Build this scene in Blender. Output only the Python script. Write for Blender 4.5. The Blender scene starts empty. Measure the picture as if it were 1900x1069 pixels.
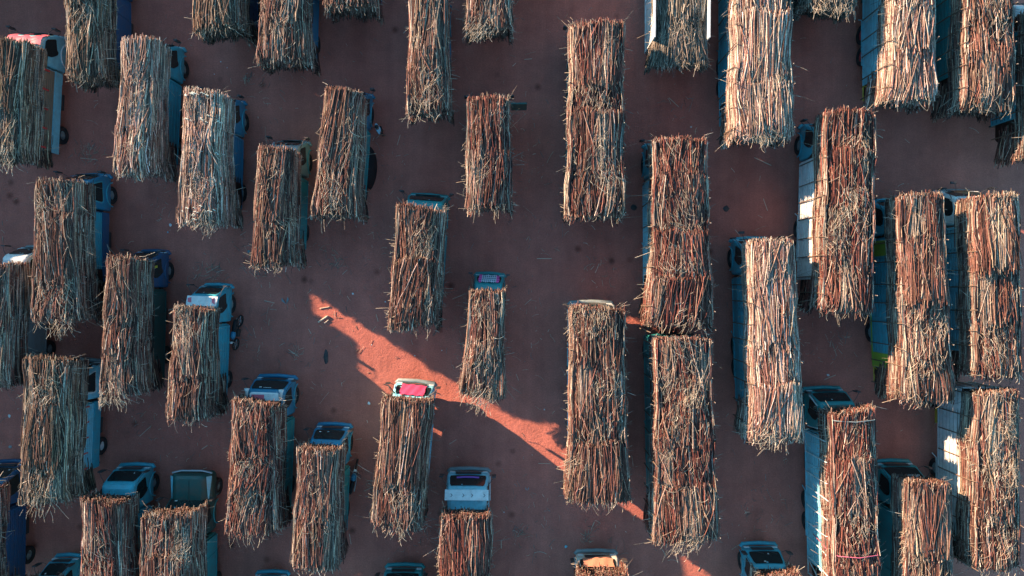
import bpy, bmesh, math, random
import numpy as np
from mathutils import Vector, Matrix
R = math.radians
# ------------------------------------------------------------------ camera, sky, sun, exposure
H, F = 37.0, 1300.0                      # camera height (m), focal length in pixels of a 1900 px wide frame
scene = bpy.context.scene
COL = scene.collection
cam_d = bpy.data.cameras.new('camera'); cam = bpy.data.objects.new('camera', cam_d); COL.objects.link(cam)
cam.location = (0, 0, H); cam.rotation_euler = (0, 0, 0)
cam_d.sensor_width = 36; cam_d.lens = F / 1900 * 36; cam_d.clip_end = 2000
scene.camera = cam
SUN_EL, SUN_AZ = R(14.4), R(-57.6)       # azimuth from +Y, negative towards -X
world = bpy.data.worlds.new('World'); scene.world = world; world.use_nodes = True
wn = world.node_tree; bg = wn.nodes['Background']
sky = wn.nodes.new('ShaderNodeTexSky'); sky.sky_type = 'NISHITA'; sky.sun_disc = False
sky.sun_elevation = SUN_EL; sky.sun_rotation = SUN_AZ
sky.air_density = 1.0; sky.dust_density = 0.3; sky.ozone_density = 2.5
hue = wn.nodes.new('ShaderNodeVectorMath'); hue.operation = 'MULTIPLY'; hue.inputs[1].default_value = (0.72, 1.20, 1.18)
wn.links.new(sky.outputs[0], hue.inputs[0]); wn.links.new(hue.outputs[0], bg.inputs[0]); bg.inputs[1].default_value = 0.10
sd = bpy.data.lights.new('sun', 'SUN'); sd.energy = 5.0; sd.angle = R(0.5); sd.color = (1.0, 0.69, 0.46)
sun = bpy.data.objects.new('sun', sd); COL.objects.link(sun)
dirv = Vector((math.sin(SUN_AZ) * math.cos(SUN_EL), math.cos(SUN_AZ) * math.cos(SUN_EL), math.sin(SUN_EL)))
sun.rotation_euler = dirv.to_track_quat('Z', 'Y').to_euler(); sun.location = dirv * 60
scene.view_settings.view_transform = 'Standard'; scene.view_settings.look = 'None'
scene.view_settings.exposure = 1.85; scene.view_settings.gamma = 1

def at(px, py, z):                        # photograph pixel -> real point at height z below the drone
    return ((px - 950) * (H - z) / F, -(py - 534.5) * (H - z) / F)

# ------------------------------------------------------------------ materials
def new_mat(name):
    m = bpy.data.materials.new(name); m.use_nodes = True
    return m, m.node_tree, m.node_tree.nodes['Principled BSDF']
def paint(name, col, rough=0.45, dust=0.35, dustcol=(0.16, 0.07, 0.045), metal=0.0, scale=3.0):
    m, nt, b = new_mat(name)
    tc = nt.nodes.new('ShaderNodeTexCoord')
    n = nt.nodes.new('ShaderNodeTexNoise'); n.inputs['Scale'].default_value = scale; n.inputs['Detail'].default_value = 6; n.inputs['Roughness'].default_value = 0.7
    r = nt.nodes.new('ShaderNodeValToRGB'); r.color_ramp.elements[0].position = 0.42; r.color_ramp.elements[1].position = 0.72
    r.color_ramp.elements[0].color = (0, 0, 0, 1); r.color_ramp.elements[1].color = (dust, dust, dust, 1)
    mx = nt.nodes.new('ShaderNodeMix'); mx.data_type = 'RGBA'
    mx.inputs['A'].default_value = (*col, 1); mx.inputs['B'].default_value = (*dustcol, 1)
    nt.links.new(tc.outputs['Object'], n.inputs['Vector']); nt.links.new(n.outputs['Fac'], r.inputs[0])
    nt.links.new(r.outputs[0], mx.inputs['Factor']); nt.links.new(mx.outputs['Result'], b.inputs['Base Color'])
    b.inputs['Roughness'].default_value = rough; b.inputs['Metallic'].default_value = metal
    return m
M = {
 'white': paint('white paint', (0.66, 0.68, 0.66)), 'cream': paint('cream paint', (0.62, 0.58, 0.48)),
 'pale': paint('pale blue paint', (0.21, 0.55, 0.63)), 'blue': paint('blue paint', (0.015, 0.20, 0.33)),
 'azure': paint('azure paint', (0.04, 0.34, 0.42)), 'navy': paint('navy paint', (0.012, 0.085, 0.18)),
 'teal': paint('teal paint', (0.02, 0.27, 0.28)), 'green': paint('dark green paint', (0.012, 0.08, 0.07)),
 'grey': paint('grey paint', (0.22, 0.27, 0.27)), 'red': paint('red paint', (0.60, 0.04, 0.04), dust=0.1),
 'pinkred': paint('pink red paint', (0.65, 0.12, 0.16), dust=0.15),
 'yellow': paint('yellow paint', (0.55, 0.42, 0.04)), 'lime': paint('yellow green paint', (0.25, 0.38, 0.04)),
 'steel': paint('chassis steel', (0.035, 0.035, 0.035), 0.6), 'black': paint('black rubber', (0.015, 0.015, 0.016), 0.85, 0.3),
 'tarp': paint('black tarpaulin', (0.008, 0.008, 0.01), 0.8, 0.1), 'wood': paint('weathered boards', (0.24, 0.17, 0.11), 0.85, 0.3),
 'stakewood': paint('stake wood', (0.14, 0.09, 0.06), 0.9, 0.2), 'cutwood': paint('cut wood', (0.6, 0.48, 0.36), 0.8, 0.0),
 'chrome': paint('bare metal', (0.5, 0.5, 0.5), 0.35, 0.3, metal=0.7), 'plastic': paint('white plastic', (0.7, 0.72, 0.7), 0.6, 0.1),
 'redcloth': paint('red cloth', (0.58, 0.045, 0.13), 0.95, 0.05), 'orangecloth': paint('orange cloth', (0.50, 0.20, 0.12), 0.9, 0.1),
 'purple': paint('purple fringe', (0.32, 0.10, 0.42), 0.9, 0.1), 'skin': paint('skin', (0.20, 0.10, 0.065), 0.6, 0.0),
 'hair': paint('black hair', (0.01, 0.01, 0.01), 0.6, 0.0), 'shirt': paint('light blue shirt', (0.30, 0.55, 0.66), 0.9, 0.05),
 'trousers': paint('dark trousers', (0.015, 0.018, 0.022), 0.9, 0.05), 'pinkrope': paint('pink rope', (0.6, 0.12, 0.2), 0.8, 0.0),
}
def glass_mat():
    m, nt, b = new_mat('dark cab glass')
    b.inputs['Base Color'].default_value = (0.012, 0.022, 0.022, 1); b.inputs['Roughness'].default_value = 0.12
    return m
M['glass'] = glass_mat()
def check_mat():
    m, nt, b = new_mat('checked pink cloth')
    tc = nt.nodes.new('ShaderNodeTexCoord'); w1 = nt.nodes.new('ShaderNodeTexWave'); w2 = nt.nodes.new('ShaderNodeTexWave')
    for w, d in ((w1, 'X'), (w2, 'Y')):
        w.bands_direction = d; w.inputs['Scale'].default_value = 3.2; nt.links.new(tc.outputs['Object'], w.inputs['Vector'])
    mx = nt.nodes.new('ShaderNodeMath'); mx.operation = 'MAXIMUM'
    nt.links.new(w1.outputs['Fac'], mx.inputs[0]); nt.links.new(w2.outputs['Fac'], mx.inputs[1])
    r = nt.nodes.new('ShaderNodeValToRGB'); r.color_ramp.elements[0].position = 0.70; r.color_ramp.elements[1].position = 0.8
    r.color_ramp.elements[0].color = (0.03, 0.12, 0.16, 1); r.color_ramp.elements[1].color = (0.6, 0.62, 0.7, 1)
    nt.links.new(mx.outputs[0], r.inputs[0])
    s = nt.nodes.new('ShaderNodeSeparateXYZ'); nt.links.new(tc.outputs['Object'], s.inputs[0])
    ab = nt.nodes.new('ShaderNodeMath'); ab.operation = 'ABSOLUTE'; nt.links.new(s.outputs['X'], ab.inputs[0])
    gt = nt.nodes.new('ShaderNodeMath'); gt.operation = 'GREATER_THAN'; gt.inputs[1].default_value = 0.36; nt.links.new(ab.outputs[0], gt.inputs[0])
    r2 = nt.nodes.new('ShaderNodeValToRGB'); r2.color_ramp.elements[0].color = (0.62, 0.03, 0.22, 1); r2.color_ramp.elements[1].color = (0.85, 0.16, 0.42, 1)
    nt.links.new(w2.outputs['Fac'], r2.inputs[0])
    m2 = nt.nodes.new('ShaderNodeMix'); m2.data_type = 'RGBA'; nt.links.new(gt.outputs[0], m2.inputs['Factor'])
    nt.links.new(r.outputs[0], m2.inputs['A']); nt.links.new(r2.outputs[0], m2.inputs['B'])
    nt.links.new(m2.outputs['Result'], b.inputs['Base Color']); b.inputs['Roughness'].default_value = 0.95
    return m
M['check'] = check_mat()
def cane_mat():
    m, nt, b = new_mat('sugar cane and dry leaf')
    a = nt.nodes.new('ShaderNodeVertexColor'); a.layer_name = 'Col'
    tc = nt.nodes.new('ShaderNodeTexCoord'); n = nt.nodes.new('ShaderNodeTexNoise'); n.inputs['Scale'].default_value = 14; n.inputs['Detail'].default_value = 3
    nt.links.new(tc.outputs['Object'], n.inputs['Vector'])
    mr = nt.nodes.new('ShaderNodeMapRange'); mr.inputs['From Min'].default_value = 0.3; mr.inputs['From Max'].default_value = 0.7
    mr.inputs['To Min'].default_value = 0.65; mr.inputs['To Max'].default_value = 1.3; nt.links.new(n.outputs['Fac'], mr.inputs['Value'])
    mx = nt.nodes.new('ShaderNodeVectorMath'); mx.operation = 'SCALE'
    nt.links.new(a.outputs['Color'], mx.inputs[0]); nt.links.new(mr.outputs[0], mx.inputs['Scale'])
    nt.links.new(mx.outputs[0], b.inputs['Base Color']); b.inputs['Roughness'].default_value = 0.7
    b.inputs['Specular IOR Level'].default_value = 0.3
    return m
M['cane'] = cane_mat()
def ground_mat():
    m, nt, b = new_mat('red earth')
    tc = nt.nodes.new('ShaderNodeTexCoord')
    def noise(scale, detail=8, rough=0.6, vec=None):
        n = nt.nodes.new('ShaderNodeTexNoise'); n.inputs['Scale'].default_value = scale; n.inputs['Detail'].default_value = detail
        n.inputs['Roughness'].default_value = rough; nt.links.new(vec or tc.outputs['Object'], n.inputs['Vector']); return n
    big = noise(0.07, 5); mid = noise(0.9, 8, 0.65); fine = noise(14, 6, 0.7)
    mp = nt.nodes.new('ShaderNodeMapping'); mp.inputs['Scale'].default_value = (1.5, 0.09, 1); mp.inputs['Rotation'].default_value = (0, 0, R(3)); nt.links.new(tc.outputs['Object'], mp.inputs[0])
    track = noise(1.0, 5, 0.6, mp.outputs[0])
    r = nt.nodes.new('ShaderNodeValToRGB')
    r.color_ramp.elements[0].position = 0.3; r.color_ramp.elements[0].color = (0.44, 0.138, 0.102, 1)
    r.color_ramp.elements[1].position = 0.72; r.color_ramp.elements[1].color = (0.57, 0.190, 0.138, 1)
    nt.links.new(big.outputs['Fac'], r.inputs[0])
    def mul(prev, fac, lo, hi):
        mr = nt.nodes.new('ShaderNodeMapRange'); mr.inputs['From Min'].default_value = 0.3; mr.inputs['From Max'].default_value = 0.7
        mr.inputs['To Min'].default_value = lo; mr.inputs['To Max'].default_value = hi; nt.links.new(fac, mr.inputs['Value'])
        v = nt.nodes.new('ShaderNodeVectorMath'); v.operation = 'SCALE'; nt.links.new(prev, v.inputs[0]); nt.links.new(mr.outputs[0], v.inputs['Scale'])
        return v.outputs[0]
    c = mul(r.outputs[0], mid.outputs['Fac'], 0.84, 1.14); c = mul(c, track.outputs['Fac'], 0.90, 1.09); c = mul(c, fine.outputs['Fac'], 0.78, 1.2)
    vo = nt.nodes.new('ShaderNodeTexVoronoi'); vo.inputs['Scale'].default_value = 0.55; nt.links.new(tc.outputs['Object'], vo.inputs['Vector'])
    sp = nt.nodes.new('ShaderNodeMapRange'); sp.inputs['From Min'].default_value = 0.03; sp.inputs['From Max'].default_value = 0.14
    sp.inputs['To Min'].default_value = 0.45; sp.inputs['To Max'].default_value = 1.0; nt.links.new(vo.outputs['Distance'], sp.inputs['Value'])
    v = nt.nodes.new('ShaderNodeVectorMath'); v.operation = 'SCALE'; nt.links.new(c, v.inputs[0]); nt.links.new(sp.outputs[0], v.inputs['Scale'])
    nt.links.new(v.outputs[0], b.inputs['Base Color']); b.inputs['Roughness'].default_value = 0.95; b.inputs['Specular IOR Level'].default_value = 0.15
    fb = noise(5.5, 9, 0.72)
    bp = nt.nodes.new('ShaderNodeBump'); bp.inputs['Strength'].default_value = 0.55; bp.inputs['Distance'].default_value = 0.07
    nt.links.new(fb.outputs['Fac'], bp.inputs['Height']); nt.links.new(bp.outputs[0], b.inputs['Normal'])
    return m
M['ground'] = ground_mat()

# ------------------------------------------------------------------ object helpers
def link(name, me, parent=None, mat=None):
    o = bpy.data.objects.new(name, me); COL.objects.link(o)
    if parent is not None: o.parent = parent
    if mat is not None and len(me.materials) == 0: me.materials.append(M[mat])
    return o
def empty(name, loc, rz=0.0):
    o = bpy.data.objects.new(name, None); COL.objects.link(o); o.location = loc; o.rotation_euler = (0, 0, rz); o.empty_display_size = 0.3
    return o
def tag(o, label=None, cat=None, group=None, kind=None):
    if label: o['label'] = label
    if cat: o['category'] = cat
    if group: o['group'] = group
    if kind: o['kind'] = kind
    return o
class MB:
    def __init__(s): s.v = []; s.f = []; s.mi = []; s.cur = 0
    def box(s, x0, x1, y0, y1, z0, z1):
        n = len(s.v); s.v += [(x, y, z) for z in (z0, z1) for y in (y0, y1) for x in (x0, x1)]
        for f in ((0, 2, 3, 1), (4, 5, 7, 6), (0, 1, 5, 4), (2, 6, 7, 3), (0, 4, 6, 2), (1, 3, 7, 5)):
            s.f.append(tuple(n + i for i in f)); s.mi.append(s.cur)
        return s
    def poly(s, pts, thick=None):         # planar polygon; thick = vector for extrusion
        n = len(s.v); k = len(pts); s.v += [tuple(p) for p in pts]
        s.f.append(tuple(range(n, n + k))); s.mi.append(s.cur)
        if thick is not None:
            s.v += [tuple(Vector(p) + Vector(thick)) for p in pts]
            s.f.append(tuple(reversed(range(n + k, n + 2 * k)))); s.mi.append(s.cur)
            for i in range(k):
                j = (i + 1) % k; s.f.append((n + i, n + k + i, n + k + j, n + j)); s.mi.append(s.cur)
        return s
    def tube(s, pts, r, sides=8):
        pts = [Vector(p) for p in pts]; n0 = len(s.v)
        for i, p in enumerate(pts):
            d = (pts[min(i + 1, len(pts) - 1)] - pts[max(i - 1, 0)]).normalized()
            u = d.cross(Vector((0, 0, 1)));
            if u.length < 0.1: u = d.cross(Vector((0, 1, 0)))
            u.normalize(); w = d.cross(u); rr = r[i] if isinstance(r, (list, tuple)) else r
            for k in range(sides):
                a = 2 * math.pi * k / sides; s.v.append(tuple(p + (u * math.cos(a) + w * math.sin(a)) * rr))
        for i in range(len(pts) - 1):
            for k in range(sides):
                a = n0 + i * sides + k; b = n0 + i * sides + (k + 1) % sides
                s.f.append((a, b, b + sides, a + sides)); s.mi.append(s.cur)
        s.f.append(tuple(n0 + k for k in reversed(range(sides)))); s.mi.append(s.cur)
        e = n0 + (len(pts) - 1) * sides; s.f.append(tuple(e + k for k in range(sides))); s.mi.append(s.cur)
        return s
    def mesh(s, name, mats, smooth=False):
        me = bpy.data.meshes.new(name); me.from_pydata(s.v, [], s.f)
        for m in (mats if isinstance(mats, (list, tuple)) else [mats]): me.materials.append(M[m])
        me.polygons.foreach_set('material_index', s.mi)
        me.polygons.foreach_set('use_smooth', [smooth] * len(s.f)); me.update()
        return me
    def obj(s, name, mats, parent=None, smooth=False): return link(name, s.mesh(name, mats, smooth), parent)

# ------------------------------------------------------------------ the ground
g = bpy.data.meshes.new('ground'); g.from_pydata([(-600, -600, 0), (600, -600, 0), (600, 600, 0), (-600, 600, 0)], [], [(0, 1, 2, 3)])
g.materials.append(M['ground']); tag(link('ground', g), kind='structure')

# ------------------------------------------------------------------ sugar cane loads (numpy-built stalks, every stalk real geometry)
def stalk_arrays(P, r, C, capC, roll, sides=4):
    # P (n,k,3) centre lines, r (n,k), C (n,k,3) colours
    n, k, _ = P.shape
    D = np.empty_like(P); D[:, 1:-1] = P[:, 2:] - P[:, :-2]; D[:, 0] = P[:, 1] - P[:, 0]; D[:, -1] = P[:, -1] - P[:, -2]
    D /= np.linalg.norm(D, axis=2, keepdims=True) + 1e-9
    ref = np.where(np.abs(D[:, :, 2:3]) > 0.9, np.array([1.0, 0, 0]), np.array([0, 0, 1.0]))
    U = np.cross(D, ref); U /= np.linalg.norm(U, axis=2, keepdims=True) + 1e-9; W = np.cross(D, U)
    ang = roll[:, None] + np.arange(sides)[None] * 2 * np.pi / sides      # (n,sides)
    V = P[:, :, None] + r[:, :, None, None] * (U[:, :, None] * np.cos(ang)[:, None, :, None] + W[:, :, None] * np.sin(ang)[:, None, :, None])
    cap0 = V[:, 0].copy(); cap1 = V[:, -1].copy()
    V = np.concatenate([V.reshape(n, k * sides, 3), cap0, cap1], axis=1)      # (n, (k+2)*sides, 3)
    m = (k + 2) * sides
    CC = np.concatenate([np.repeat(C, sides, axis=1), np.repeat(capC[:, None], 2 * sides, axis=1)], axis=1)
    q = []
    for i in range(k - 1):
        for s in range(sides):
            a = i * sides + s; b = i * sides + (s + 1) % sides; q.append((a, b, b + sides, a + sides))
    e = k * sides; q.append(tuple(e + s for s in reversed(range(sides)))); q.append(tuple(e + sides + s for s in range(sides)))
    q = np.array(q); Fc = (np.arange(n)[:, None, None] * m + q[None]).reshape(-1, 4)
    return V.reshape(-1, 3), CC.reshape(-1, 3), Fc
def np_mesh(name, parts, mat):
    Vs, Cs, Fs, off = [], [], [], 0
    for V, C, Fc in parts:
        Vs.append(V); Cs.append(C); Fs.append(Fc + off); off += len(V)
    V = np.concatenate(Vs).astype(np.float32); C = np.concatenate(Cs).astype(np.float32); Fc = np.concatenate(Fs).astype(np.int32)
    me = bpy.data.meshes.new(name); me.vertices.add(len(V)); me.vertices.foreach_set('co', V.ravel())
    me.loops.add(Fc.size); me.loops.foreach_set('vertex_index', Fc.ravel())
    me.polygons.add(len(Fc)); me.polygons.foreach_set('loop_start', np.arange(0, Fc.size, 4, dtype=np.int32))
    me.polygons.foreach_set('use_smooth', np.ones(len(Fc), bool)); me.update(calc_edges=True)
    ca = me.color_attributes.new('Col', 'FLOAT_COLOR', 'POINT')
    ca.data.foreach_set('color', np.concatenate([np.clip(C, 0, 1), np.ones((len(C), 1), np.float32)], axis=1).astype(np.float32).ravel())
    me.materials.append(M[mat]); me.validate(); return me

PAL = {  # (colour, weight) lists: bark of cane, dry leaf
 'red':   [((0.165, 0.050, 0.036), 5), ((0.225, 0.080, 0.054), 4), ((0.045, 0.018, 0.015), 6), ((0.29, 0.165, 0.115), 1.9), ((0.48, 0.36, 0.275), 0.8)],
 'mix':   [((0.155, 0.058, 0.041), 4.4), ((0.215, 0.098, 0.068), 4), ((0.045, 0.021, 0.017), 5.5), ((0.31, 0.20, 0.14), 2.2), ((0.50, 0.39, 0.30), 1.0)],
 'olive': [((0.13, 0.064, 0.041), 3.5), ((0.19, 0.108, 0.069), 4), ((0.045, 0.027, 0.021), 5), ((0.28, 0.20, 0.13), 2.2), ((0.43, 0.34, 0.24), 0.9)],
 'pale':  [((0.26, 0.115, 0.083), 3.6), ((0.36, 0.21, 0.158), 4), ((0.09, 0.040, 0.031), 3.8), ((0.50, 0.38, 0.295), 3), ((0.68, 0.58, 0.48), 2.0)],
 'leaf':  [((0.12, 0.092, 0.069), 3), ((0.18, 0.14, 0.104), 4), ((0.055, 0.045, 0.036), 2.5), ((0.28, 0.235, 0.18), 2)],
}
STRAW = np.array([(0.50, 0.39, 0.28), (0.40, 0.31, 0.22), (0.58, 0.49, 0.38), (0.25, 0.23, 0.19), (0.17, 0.18, 0.155)])
def pick(rng, pal, n):
    cols = np.array([c for c, w in PAL[pal]]); w = np.array([w for c, w in PAL[pal]], float); w /= w.sum()
    c = cols[rng.choice(len(cols), n, p=w)] * rng.uniform(0.7, 1.25, (n, 1)) * rng.uniform(0.93, 1.07, (n, 3))
    return c
def cane_load(name, L, hN, hS, zt, zs, pal, seed, rows=None, leaves=1.0, messy=1.0, north_low=2.75, knots=False, zfloor=1.15, skew=0.0):
    rng = np.random.default_rng(seed); zs = min(zs, zt - .35)
    rows = rows or max(2, int(round(L / 2.6)))
    edges = np.linspace(0, -L, rows + 1); edges[1:-1] += rng.normal(0, 0.18, rows - 1)
    ramp = rng.choice([-1, 1], rows, p=[0.35, 0.65]) * rng.uniform(0.05, 0.24, rows)
    lift = rng.uniform(-0.05, 0.08, rows)
    fan = rng.normal(0, 0.035, rows) * messy; fan2 = rng.normal(0, 0.05, rows) * messy
    ph = rng.uniform(0, 6.28, 8)
    def low(x, y):
        return (np.sin(1.3 * y + ph[0] + 0.8 * np.sin(x * 1.7 + ph[1])) + np.sin(2.9 * x + 0.9 * y + ph[2]) + np.sin(2.1 * y - 2.2 * x + ph[3])) / 3
    sl = rng.normal(0, 0.07, 2) * messy; cv = rng.uniform(0.0, 0.14, 2); wv = rng.uniform(0.015, 0.05)
    def hw(y):
        t = np.clip(-y / L, 0, 1.15); return (hN + (hS - hN) * t ** 2.2) * (1 + wv * np.sin(1.7 * y + ph[5]) + 0.012 * np.sin(5.1 * y + ph[6]))
    def nend(u): return -0.30 + sl[0] * u - cv[0] * u * u + 0.035 * np.sin(7 * u + ph[7])
    def send(u): return -L + 0.16 + sl[1] * u + cv[1] * u * u + 0.05 * np.sin(6 * u + ph[6])
    def surf(x, y):
        u = np.clip(np.abs(x) / hw(y), 0, 1.1)
        return zt - 0.30 * u ** 4 + 0.07 * low(x, y)
    parts = []
    def emit(P, r, C, cap, sides=4, nodes=True):
        n, k, _ = P.shape
        if nodes:
            C = C[:, None] * (1 + rng.normal(0, 0.24, (n, k, 1)))
        else: C = np.repeat(C[:, None], k, axis=1)
        rr = r[:, None] * (1 + rng.normal(0, 0.07, (n, k)))
        parts.append(stalk_arrays(P, rr, C, cap, rng.uniform(0, 6.28, n), sides))
    def caps(n): return np.array([0.62, 0.42, 0.30]) * rng.uniform(0.35, 1.2, (n, 1))
    K = 6
    # --- top stalks, bundle by bundle
    for k in range(rows):
        y0, y1 = edges[k], edges[k + 1]; Lr = (y0 - y1)
        n = int(Lr * (hN + hS) * 112)
        u = rng.uniform(-0.97, 0.97, n); ys = y0 + np.abs(rng.normal(0, 0.10, n)) * rng.choice([1, -1.0], n) + (nend(u) if k == 0 else 0.18 + 0.10 * np.sin(4 * u + k * 2))
        short = rng.random(n) < 0.25
        ln = np.where(short, rng.uniform(0.6, 1.5, n), (Lr + 0.35) * rng.uniform(0.86, 1.04, n))
        ys = np.where(short, rng.uniform(y1, y0, n), ys)
        t = np.linspace(0, 1, K)[None]; last = k == rows - 1
        if last: ln = np.clip(ln, 0.3, (ys - send(u) + rng.normal(0.0, 0.10, n))); ln = np.maximum(ln, 0.25)
        Y = ys[:, None] - ln[:, None] * t
        X = u[:, None] * hw(Y)
        wob = (fan[k] + fan2[k] * np.sin(u * 2.5 + ph[4] + k))[:, None] * ln[:, None] * (t - 0.4) * (1 - np.abs(u[:, None]) ** 3)
        jit = rng.normal(0, 0.048 * messy, n)[:, None] * ln[:, None] * (t - 0.5) + rng.normal(0, 0.035, n)[:, None] * np.sin(3.4 * t + rng.uniform(0, 6, n)[:, None]) + rng.normal(0, 0.012, (n, K))
        wild = (rng.random(n) < 0.07 * messy)[:, None] * rng.normal(0, 0.22, n)[:, None] * ln[:, None] * (t - 0.5)
        X = X + wob + jit + wild
        X = np.clip(X, -hw(Y) - 0.05, hw(Y) + 0.05)
        tt = np.clip((y0 - Y) / max(Lr, .1), 0, 1.2)
        Z = surf(X, Y) + lift[k] + ramp[k] * (tt - 0.5) - rng.uniform(-0.03, 0.30, n)[:, None] + wild.astype(bool) * 0.06
        Z += rng.normal(0, 0.02, n)[:, None] * (t * 2 - 1)
        if last: 
            over = np.clip(-(Y + L - 0.7), 0, None); Z -= 0.22 * over ** 1.4 + over * rng.uniform(0, 0.15, n)[:, None]
        P = np.stack([X, Y, Z], -1)
        r = rng.uniform(0.009, 0.021, n); C = pick(rng, pal, n)
        lo = low(X.mean(1) * 1.5, Y.mean(1) * 1.4 + 3)
        s = np.clip(lo * 2.2 - 0.5, 0, 1)[:, None] * leaves * 0.8 * rng.random((n, 1)); s = np.clip(s, 0, 1)
        C = C * (1 - s) + STRAW[rng.choice(5, n)] * s
        emit(P, r, C, caps(n))
    # --- the two long sides
    for sx in (-1, 1):
        for k in range(rows):
            y0, y1 = edges[k], edges[k + 1]; Lr = y0 - y1; n = int(Lr * (zt - zs) * 100 + 12)
            ln = (Lr + 0.3) * rng.uniform(0.6, 1.05, n); ys = y0 + (rng.normal(0.1, 0.15, n) if k else nend(sx * 1.0) + rng.normal(-.02, .09, n)); ln = np.where(k == rows - 1, np.minimum(ln, ys - send(sx * 1.0) + rng.normal(0, .1, n)), ln); t = np.linspace(0, 1, K)[None]
            Y = ys[:, None] - ln[:, None] * t; zz = rng.uniform(zs - 0.3, zt - 0.12, n)
            hwz = np.where(zz < zs, -0.10, 0.0)[:, None]
            X = sx * (hw(Y) + hwz - 0.10 * np.clip((zz - zs) / (zt - zs), 0, 1)[:, None] ** 3 + rng.normal(-0.02, 0.03, n)[:, None] + 0.02 * np.sin(4 * t + rng.uniform(0, 6, n)[:, None]))
            Z = zz[:, None] + rng.normal(0, 0.03, n)[:, None] * ln[:, None] * (t - 0.5) + 0.05 * low(Y, Y)
            over = np.clip(-(Y + L * 0.93), 0, None); Z -= 0.3 * over
            emit(np.stack([X, Y, Z], -1), rng.uniform(0.010, 0.021, n), np.where(rng.random((n, 1)) < .3, STRAW[rng.choice(5, n)] * rng.uniform(.6, 1.1, (n, 1)), pick(rng, pal, n)), caps(n))
    # --- lower layers of the overhanging tail, seen past the end of the truck bed
    for sx in (-1, 1):
        n = int((zs - 1.5) * 170); t = np.linspace(0, 1, K)[None]; zz = rng.uniform(1.5, zs + .1, n); ln = rng.uniform(0.8, 1.7, n)
        ye = -(L - 0.05) + 0.22 * (zt - zz) / (zt - 1.7) + rng.normal(0, .12, n); Y = (ye + ln)[:, None] - ln[:, None] * t
        X = sx * (hw(Y) - 0.12 * (1 - t) + rng.normal(-0.05, 0.05, n)[:, None] + 0.03 * np.sin(4 * t + rng.uniform(0, 6, n)[:, None])); Z = zz[:, None] - rng.uniform(0, .2, n)[:, None] * t ** 2
        emit(np.stack([X, Y, Z], -1), rng.uniform(0.014, 0.027, n), pick(rng, pal, n), caps(n))
    # --- bundle ends, south (hanging tail) and north (butts above the cab)
    t = np.linspace(0, 1, 4)[None]
    n = int(hS * 2 * (zt - 1.6) * 250)
    u = rng.uniform(-1, 1, n); zz = zt - 0.1 - (zt - 1.75) * rng.random(n) ** 1.15; ln = rng.uniform(0.35, 0.7, n)
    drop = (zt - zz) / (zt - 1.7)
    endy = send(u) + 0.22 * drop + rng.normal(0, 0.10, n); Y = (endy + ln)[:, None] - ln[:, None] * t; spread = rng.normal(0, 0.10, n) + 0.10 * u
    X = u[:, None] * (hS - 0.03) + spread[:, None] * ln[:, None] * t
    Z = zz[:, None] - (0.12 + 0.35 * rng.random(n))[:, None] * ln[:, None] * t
    tail_shade = np.clip(1 - 0.35 * drop, 0.4, 1)[:, None]  # lower tail stalks painted darker to carry the shade of the end face
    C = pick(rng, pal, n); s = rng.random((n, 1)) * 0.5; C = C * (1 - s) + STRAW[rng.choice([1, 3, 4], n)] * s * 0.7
    emit(np.stack([X, Y, Z], -1), rng.uniform(0.009, 0.020, n), C * np.clip(tail_shade, .6, 1), caps(n) * 0.7)  # cut ends darkened too, the shade sits in their colour
    n = int(hN * 2 * (zt - north_low) * 250)
    u = rng.uniform(-1, 1, n); zz = rng.uniform(north_low, zt - 0.02, n) ; ln = rng.uniform(0.25, 0.7, n)
    zz = np.minimum(zz, zt - 0.30 * np.abs(u) ** 4 - 0.02)
    prot = nend(u) + rng.normal(0.02, 0.07, n) + 0.03 * low(u * 3, zz)
    Y = (prot - ln)[:, None] + ln[:, None] * t
    X = u[:, None] * (hN - 0.02) + rng.normal(0, 0.10, n)[:, None] * ln[:, None] * t
    Z = zz[:, None] + rng.normal(0.04, 0.12, n)[:, None] * ln[:, None] * t
    emit(np.stack([X, Y, Z], -1), rng.uniform(0.011, 0.022, n), pick(rng, pal, n), caps(n) * 1.1)
    # --- dry leaf: thin bent strands in patches
    n = int(L * (hN + hS) * 29 * leaves)
    npch = max(3, int(L / 1.4)); cx = rng.uniform(-0.8, 0.8, npch) * hN; cy = -rng.uniform(0.2, L, npch); ori = rng.normal(0, 0.35, npch)
    w = rng.integers(0, npch, n); loose = rng.random(n) < 0.35
    x0 = np.where(loose, rng.uniform(-1, 1, n) * hN, cx[w] + rng.normal(0, 0.33, n)); y0 = np.where(loose, -rng.uniform(0, L, n), cy[w] + rng.normal(0, 0.5, n))
    x0 = np.clip(x0, -hN * .97, hN * .97); y0 = np.clip(y0, -L - .05, 0)
    a = np.where(loose, rng.normal(0, 0.45, n), ori[w] + rng.normal(0, 0.30, n)); ln = rng.uniform(0.15, 0.75, n); cur = rng.normal(0, 0.5, n)
    t = np.linspace(0, 1, 6)[None]; th = a[:, None] + cur[:, None] * t
    dx = np.cumsum(np.sin(th), 1) / 6 * ln[:, None]; dy = -np.cumsum(np.cos(th), 1) / 6 * ln[:, None]
    X = np.clip(x0[:, None] + dx, -hS - .15, hS + .15); Y = y0[:, None] + dy
    Z = surf(X, Y) + 0.02 + rng.uniform(-0.06, 0.09, n)[:, None] + rng.normal(0, 0.05, n)[:, None] * np.sin(t * 3.1)
    emit(np.stack([X, Y, Z], -1), rng.uniform(0.004, 0.009, n), STRAW[rng.choice(5, n, p=[.25, .25, .15, .2, .15])] * rng.uniform(0.7, 1.15, (n, 1)), np.tile([0.4, 0.3, 0.2], (n, 1)), sides=3 if False else 4)
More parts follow.
